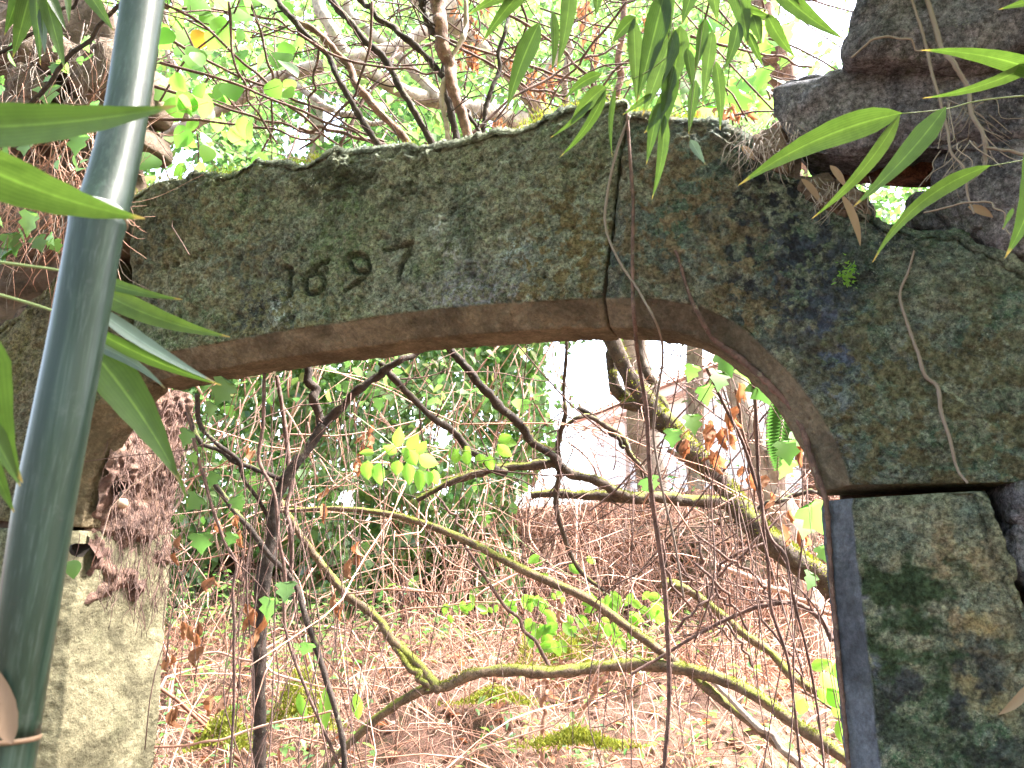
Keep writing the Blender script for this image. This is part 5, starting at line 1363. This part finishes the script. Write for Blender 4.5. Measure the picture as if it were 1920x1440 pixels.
for cx, cy, L in ((90, 165, .09), (52, 265, .07), (150, 255, .08), (108, 120, .05), (60, 400, .09), (20, 440, .08), (70, 445, .06), (30, 330, .07), (160, 75, .05), (8, 470, .10), (110, 300, .05)):
    put_leaf(lw, PY(cx, cy, -.24), rdir(1)[0] * .4 + np.array([0, 0, -1.0]), unit((np.array([0, -1, .3]) + rdir(1)[0] * .4)[None])[0], L, 'ivy', M_IVYO, 1.0)
vine('dark stem slanting behind the culm over the earthy wall', [(48, 200, 2.1), (100, 150, 2.1), (150, 90, 2.1), (215, 25, 2.1), (260, -30, 2.1)], 2.1, [9, 9, 8, 7], M_BARKD)
vine('second dark stem higher up over the earthy wall', [(-20, 105, 2.0), (40, 80, 2.0), (100, 38, 2.0), (150, -10, 2.0)], 2.0, [7, 7, 6], M_BARKD)

# rotten root mat on the inner face of the left jamb
yy, zz2 = np.meshgrid(np.linspace(.10, .50, 70), np.linspace(0, 1, 120), indexing='ij')
zt, zb = PY(300, 742, .45)[2], PY(240, 1128, .3)[2]
zz3 = zb + (zt - zb) * zz2
q3 = np.stack([yy, zz3, yy * 0], -1)
env = np.clip((zz2 + .22 * fbm(q3 * 9, 3, 70)) / .25, 0, 1) * np.clip((.515 - yy) / .05, 0, 1) ** .5
X = -2.49 + .055 * env + env * (.035 * fbm(q3 * 8, 4, 71) + .012 * fbm(q3 * 40, 3, 72)) + .12 * np.clip(zz2 - .75, 0, 1)
V = np.stack([X, yy, zz3], -1).reshape(-1, 3)
i, j = np.meshgrid(np.arange(69), np.arange(119), indexing='ij'); a = (i * 120 + j).ravel()
M_MAT = earth_mat('root_mat', (.24, .15, .11), (.15, .09, .075), (.07, .05, .045))
part('root_mat', mesh('root_mat', V, [np.stack([a, a + 120, a + 121, a + 1], -1)]), M_MAT, arch)
# body of the jamb core behind it
MBx = MB()
V = np.array([[x, y, z] for x in (-3.4, -2.53) for y in (.04, .49) for z in (1.2, zt + .25)])
part('rubble_core', mesh('rubble_core', V, [np.array([[0, 1, 3, 2], [4, 6, 7, 5], [0, 4, 5, 1], [2, 3, 7, 6], [0, 2, 6, 4], [1, 5, 7, 3]])], False), M_EARTH, arch)
n = 420
y0_ = rng.uniform(.12, .5, n); z0_ = rng.uniform(zb + .05, zt, n)
P = np.stack([np.full(n, -2.40), y0_, z0_], 1)
d = unit(rdir(n) * np.array([.15, .5, .5]) + np.array([0.03, 0, -1.0]))
L = rng.uniform(.04, .22, n); q = np.linspace(0, 1, 7)[None, :, None]
Pp = P[:, None] + d[:, None] * L[:, None, None] * q + rdir(n)[:, None] * .12 * L[:, None, None] * np.sin(q * 5)
part('rootlets', mesh('rootlets', *tubes(Pp, np.full((n, 7), .0011), 4)), M_VINE, arch, kind='stuff')
def PX(u, v, X): r = ray(u, v); return CAM + r * ((X - CAM[0]) / r[0])
sp_ = PX(228, 944, -2.39)
V, f = tubes(np.array([sp_ + UPV * (-.004) + np.array([0, -.018, 0]), sp_ + np.array([0.003, -.008, .0]), sp_ + np.array([.003, .006, 0]), sp_ + np.array([0, .016, 0])]), np.array([.004, .019, .02, .007]), 14)
sn = tagged('snail_shell', mesh('snail_shell', V, f), M_SNAIL, 'pale brown snail shell lodged in the root mat of the left jamb', 'snail shell')
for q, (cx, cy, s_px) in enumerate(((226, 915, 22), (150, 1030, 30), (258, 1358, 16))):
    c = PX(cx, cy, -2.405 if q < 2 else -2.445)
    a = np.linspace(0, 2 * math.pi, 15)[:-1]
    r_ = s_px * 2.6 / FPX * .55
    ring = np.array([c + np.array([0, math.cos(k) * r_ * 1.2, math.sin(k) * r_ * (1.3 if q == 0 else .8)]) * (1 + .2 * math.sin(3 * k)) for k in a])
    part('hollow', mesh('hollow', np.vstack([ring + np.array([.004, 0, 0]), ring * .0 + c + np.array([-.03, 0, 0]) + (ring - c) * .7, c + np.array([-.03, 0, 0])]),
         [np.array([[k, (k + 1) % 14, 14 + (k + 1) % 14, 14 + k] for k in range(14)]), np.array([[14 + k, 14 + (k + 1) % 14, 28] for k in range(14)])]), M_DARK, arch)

# ------------------------------------------------------------------ single leaves and sprays in the opening
def sprout(label, stems, lv, d, m=M_SPRIG, prof='oval', name='leafy_sprig', cat='sprig', tiltr=.5):
    th = thing(name, label, cat, tuple(PD(stems[0][0][0], stems[0][0][1], d)))
    stem_of(th, [(s, d) for s in stems], .0016 * d / 2.5, M_TWIG)
    for b, e, w in lv:
        blade(th, b, e, w, d + rng.normal() * .03, None, rng.uniform(-.06, .06), rng.uniform(-tiltr, tiltr), m, prof, n=6)
    return th
g5 = lambda x, y: (640 + x / 3, 480 + y / 3)
sprout('bright green sprig of pointed leaves lit from behind left of the middle', [[g5(60, 880), g5(300, 1070), g5(420, 1200), g5(480, 1230)], [g5(300, 1075), g5(200, 1150), g5(140, 1160)]],
       [(g5(310, 1075), g5(325, 960), 24), (g5(370, 1090), g5(430, 1000), 24), (g5(420, 1110), g5(480, 1040), 20), (g5(310, 1110), g5(235, 1070), 20), (g5(185, 1110), g5(100, 1110), 14), (g5(150, 1150), g5(150, 1260), 26),
        (g5(215, 1160), g5(225, 1290), 27), (g5(320, 1150), g5(310, 1235), 24), (g5(370, 1160), g5(380, 1290), 24), (g5(380, 1090), g5(420, 1180), 28), (g5(430, 1200), g5(440, 1330), 24), (g5(480, 1210), g5(490, 1290), 20),
        (g5(520, 1200), g5(545, 1290), 20), (g5(440, 1120), g5(545, 1170), 30), (g5(340, 1120), g5(390, 1100), 24)], 2.6)
sprout('second bright sprig of leaves just right of the brightest one', [[g5(520, 1000), g5(640, 1090), g5(760, 1100), g5(860, 1180)]],
       [(g5(660, 1090), g5(600, 1140), 22), (g5(640, 1100), g5(640, 1170), 20), (g5(700, 1100), g5(710, 1175), 20), (g5(780, 1110), g5(790, 1170), 20), (g5(840, 1120), g5(850, 1210), 22), (g5(680, 1085), g5(730, 1110), 18), (g5(880, 1060), g5(960, 1130), 22), (g5(880, 1040), g5(960, 1010), 22), (g5(900, 1050), g5(990, 1060), 20)], 3.2)
lv = []
for k in range(62):
    a = rng.random()
    cx, cy = [(985 + 250 * a, 1045 + 100 * a), (970 + 100 * a, 1120 + 40 * a), (1120 + 110 * a, 1100 + 60 * a), (1000 + 40 * a, 1175 + 20 * a)][int(rng.integers(0, 4))]
    cx += rng.normal() * 14; cy += rng.normal() * 16
    an = rng.uniform(.2, 2.9); l = rng.uniform(18, 34)
    lv.append(((cx, cy), (cx + math.cos(an) * l, cy + math.sin(an) * l), l * .62))
sprout('spray of small toothed green leaves across the middle of the opening', [[(960, 1000), (1020, 1050), (1110, 1100), (1220, 1150)], [(970, 1110), (1040, 1140), (1120, 1180)], [(1040, 1100), (1010, 1160), (1010, 1210)]], lv, 3.9)
lv = []
for k in range(26):
    cx = 840 + 220 * k / 25 + rng.normal() * 8; cy = 1136 - 20 * k / 25 + rng.normal() * 10
    an = rng.uniform(.3, 2.8); l = rng.uniform(14, 24); lv.append(((cx, cy), (cx + math.cos(an) * l, cy + math.sin(an) * l), l * .6))
sprout('little leaves along the arched bramble cane over the hollow', [[(800, 1140), (900, 1132), (1060, 1118)]], lv, 4.15)
lv = []
for k in range(18):
    cx = 1150 + rng.normal() * 16; cy = 1175 + rng.normal() * 20; an = rng.uniform(.3, 2.8); l = rng.uniform(16, 26); lv.append(((cx, cy), (cx + math.cos(an) * l, cy + math.sin(an) * l), l * .6))
sprout('small clump of green leaves hanging over the right end of the low bough', [[(1170, 1140), (1160, 1180), (1150, 1215)]], lv, 3.6)
# green leaves by the jamb foot
lv = [((1545, 1235), (1560, 1265), 20), ((1540, 1260), (1575, 1300), 34), ((1520, 1255), (1558, 1240), 22), ((1505, 1310), (1500, 1340), 24), ((1550, 1290), (1585, 1330), 40), ((1570, 1240), (1578, 1290), 30), ((1535, 1290), (1560, 1325), 24), ((1572, 1350), (1580, 1395), 20), ((1490, 1300), (1512, 1330), 18), ((1560, 1320), (1590, 1350), 30)]
sprout('bright broad leaves glowing at the foot of the right jamb', [[(1590, 1420), (1570, 1330), (1555, 1250)]], lv, 2.9)

def ivy_vine(label, stems, spots, d, m=M_IVYO):
    th = thing('ivy_trail', label, 'ivy', tuple(PD(stems[0][0][0], stems[0][0][1], d)))
    stem_of(th, [(s, d) for s in stems], .0018, M_VINE)
    for cx, cy, px in spots:
        dn = np.array([0, 0, -1.0]) + rdir(1)[0] * .55
        L = px * d / FPX
        put_leaf(th, PD(cx, cy - px * .4, d + rng.normal() * .03), dn, unit((-FW + rdir(1)[0] * .45)[None])[0], L, 'ivy', m, rng.uniform(.85, 1.1))
    return th
ivy_vine('trail of ivy leaves hanging under the right shoulder of the arch', [[(1300, 660), (1350, 690), (1420, 730), (1470, 800), (1500, 880), (1530, 960)], [(1350, 690), (1310, 760), (1260, 830), (1214, 920)]],
         [(1347, 716, 44), (1319, 742, 42), (1296, 797, 42), (1262, 821, 36), (1214, 911, 36), (1402, 690, 56), (1423, 738, 52), (1353, 684, 48), (1516, 975, 62), (1496, 827, 50), (1380, 680, 44), (1440, 700, 40), (1475, 850, 50), (1505, 990, 50), (1480, 880, 44), (1520, 1090, 36), (1540, 1040, 34), (1300, 700, 34)], 2.5)
ivy_vine('trail of round ivy leaves beside the rotten left jamb', [[(395, 740), (380, 850), (400, 950), (430, 1040)], [(430, 1040), (510, 1130), (600, 1330)]],
         [(428, 738, 52), (355, 822, 34), (372, 945, 36), (376, 1018, 44), (437, 1012, 28), (442, 945, 30), (508, 1140, 44), (578, 1218, 30), (405, 900, 30), (360, 860, 22), (400, 770, 30), (538, 1110, 40)], 2.55)
jl = thing('ivy_trail', 'single small green leaf hanging against the pale left jamb', 'ivy', tuple(PD(140, 1060, 2.3)))
put_leaf(jl, PD(138, 1050, 2.3), np.array([.1, 0, -1.0]), -FW, .055, 'round', M_IVYO)
part('stem', mesh('stem', *tubes(path([(150, 1000), (146, 1030), (138, 1050)], 2.3, 8), np.full(8, .001), 5)), M_VINE, jl)
sprout('long yellow green leaf hanging near the foot of the sapling', [[(600, 1240), (612, 1290)]], [((612, 1285), (606, 1380), 28), ((560, 1300), (575, 1350), 20), ((668, 1300), (672, 1350), 24)], 2.9, M_SPRIG)
# fern behind the shoulder of the arch
FN = thing('fern', 'green fern frond hanging behind the right shoulder of the arch', 'fern', tuple(PD(1470, 740, 2.7)))
fc = path([(1478, 720), (1470, 770), (1462, 830), (1458, 880)], 2.7, 30)
part('stem', mesh('stem', *tubes(fc, np.full(30, .0015), 5)), M_TWIG, FN)
for i in range(2, 30):
    for sgn in (1, -1):
        T_ = unit((fc[min(29, i + 1)] - fc[i - 1])[None])[0]
        sdv = np.cross(T_, FW) * sgn
        put_leaf(FN, fc[i], sdv + T_ * .35, -FW, .05 * math.sin(math.pi * (i / 31) ** .7) + .008, 'blade', M_FERN, .7)

# withered leaves hanging in the opening
def withered(label, stems, spots, d):
    th = thing('withered_vine', label, 'dead leaves', tuple(PD(stems[0][0][0], stems[0][0][1], d)))
    stem_of(th, [(s, d) for s in stems], .0014, M_VINE)
    for cx, cy, px, n in spots:
        for k in range(n):
            put_leaf(th, PD(cx + rng.normal() * px * .22, cy - px * .3 + rng.normal() * px * .25, d + rng.normal() * .04), np.array([0, 0, -1.0]) + rdir(1)[0] * .4,
                     unit((-FW + rdir(1)[0] * .8)[None])[0], px * rng.uniform(.5, .95) * d / FPX, 'curl%d' % rng.integers(0, 6), M_DEAD, rng.uniform(.6, 1.1))
    return th
withered('withered leaves dangling on dead vines before the white house and grey trunk', [[(1340, 690), (1380, 800), (1420, 900), (1440, 1000)], [(1300, 720), (1310, 830), (1340, 900)]],
         [(1330, 800, 46, 4), (1362, 790, 50, 3), (1385, 760, 50, 3), (1400, 740, 40, 2), (1340, 850, 40, 3), (1405, 905, 44, 3), (1450, 950, 44, 2), (1470, 990, 50, 2), (1332, 870, 40, 3), (1290, 835, 36, 3), (1500, 850, 46, 3), (1495, 835, 36, 2), (1360, 820, 40, 3), (1240, 700, 20, 1), (1510, 1010, 50, 2)], 2.9)
withered('withered orange leaves strung on vines at the left of the opening', [[(360, 860), (375, 1000), (365, 1150), (370, 1350)], [(440, 1080), (420, 1200), (400, 1330)], [(470, 850), (470, 1000), (465, 1150)]],
         [(362, 1180, 44, 3), (376, 1210, 44, 2), (330, 1340, 44, 3), (400, 1320, 48, 3), (430, 980, 40, 3), (440, 1020, 36, 2), (400, 1090, 36, 2), (470, 850, 34, 2), (476, 1150, 60, 3), (480, 1180, 50, 2), (335, 1040, 40, 2), (322, 1240, 40, 2)], 2.75)
withered('withered orange leaves hanging left of the bright sprig', [[(676, 780), (680, 850), (672, 900)]], [(676, 830, 36, 3), (688, 835, 36, 2), (672, 880, 34, 3), (660, 1050, 50, 3), (620, 930, 44, 2), (640, 1130, 40, 2), (625, 1120, 36, 1)], 2.8)

# moss cushions on the ground beyond
def cushion(label, cx, cy, wpx, hpx, d):
    th = thing('moss_cushion', label, 'moss', tuple(PD(cx, cy + hpx / 2, d)))
    n = int(14 * wpx)
    a, b = rng.normal(size=n), rng.normal(size=n)
    P = np.array([PD(cx + a[i] * wpx * .3, cy, d) for i in range(n)]) + FH * (rng.normal(size=n) * .05)[:, None]
    h = hpx * d / FPX
    P[:, 2] += -h * .5 + h * np.exp(-a ** 2 * .6) * rng.uniform(.2, 1, n)
    L = rng.uniform(.012, .028, n)
    part('moss', mesh('moss', *leaves(P, rdir(n) + UPV, rdir(n), L, L * .35)), M_MOSS, th, kind='stuff')
cushion('moss cushion in the middle distance above the low bough', 1060, 1215, 80, 60, 4.5)
cushion('wide moss cushion at the foot of the far bank right of the middle', 1120, 1200, 130, 60, 4.9)
cushion('mossy upright clump by the foot of the dark hollow', 985, 1220, 30, 90, 4.4)
cushion('moss patch under the low bough near its left end', 560, 1310, 110, 110, 3.4)
cushion('moss patch at the lower left beside the jamb', 420, 1370, 90, 70, 3.2)
cushion('mossy fallen branch patch low in the middle of the opening', 1080, 1385, 150, 30, 3.4)
cushion('moss on the ground right of the bough', 930, 1305, 120, 30, 4.0)

# repeats share a group
GROUPS = {'vine': 'vines and creepers in and on the arch', 'canopy_tree': 'leafy trees behind the arch', 'bamboo_spray': 'sprays of bamboo leaves in front of the arch',
          'moss_cushion': 'moss cushions on the ground beyond the arch', 'leafy_sprig': 'green sprigs growing in the opening', 'withered_vine': 'withered leaves hanging in the opening',
          'ivy_trail': 'trails of ivy in the opening', 'dead_bamboo_leaf': 'dead bamboo leaves caught on the stones', 'rock': 'rocks lying beyond the arch',
          'withered_branch': 'withered branches above the arch', 'broadleaf_branch': 'leafy branches above the arch'}
for o in list(S.objects):
    if o.parent is None and o.name.split('.')[0] in GROUPS: o['group'] = GROUPS[o.name.split('.')[0]]
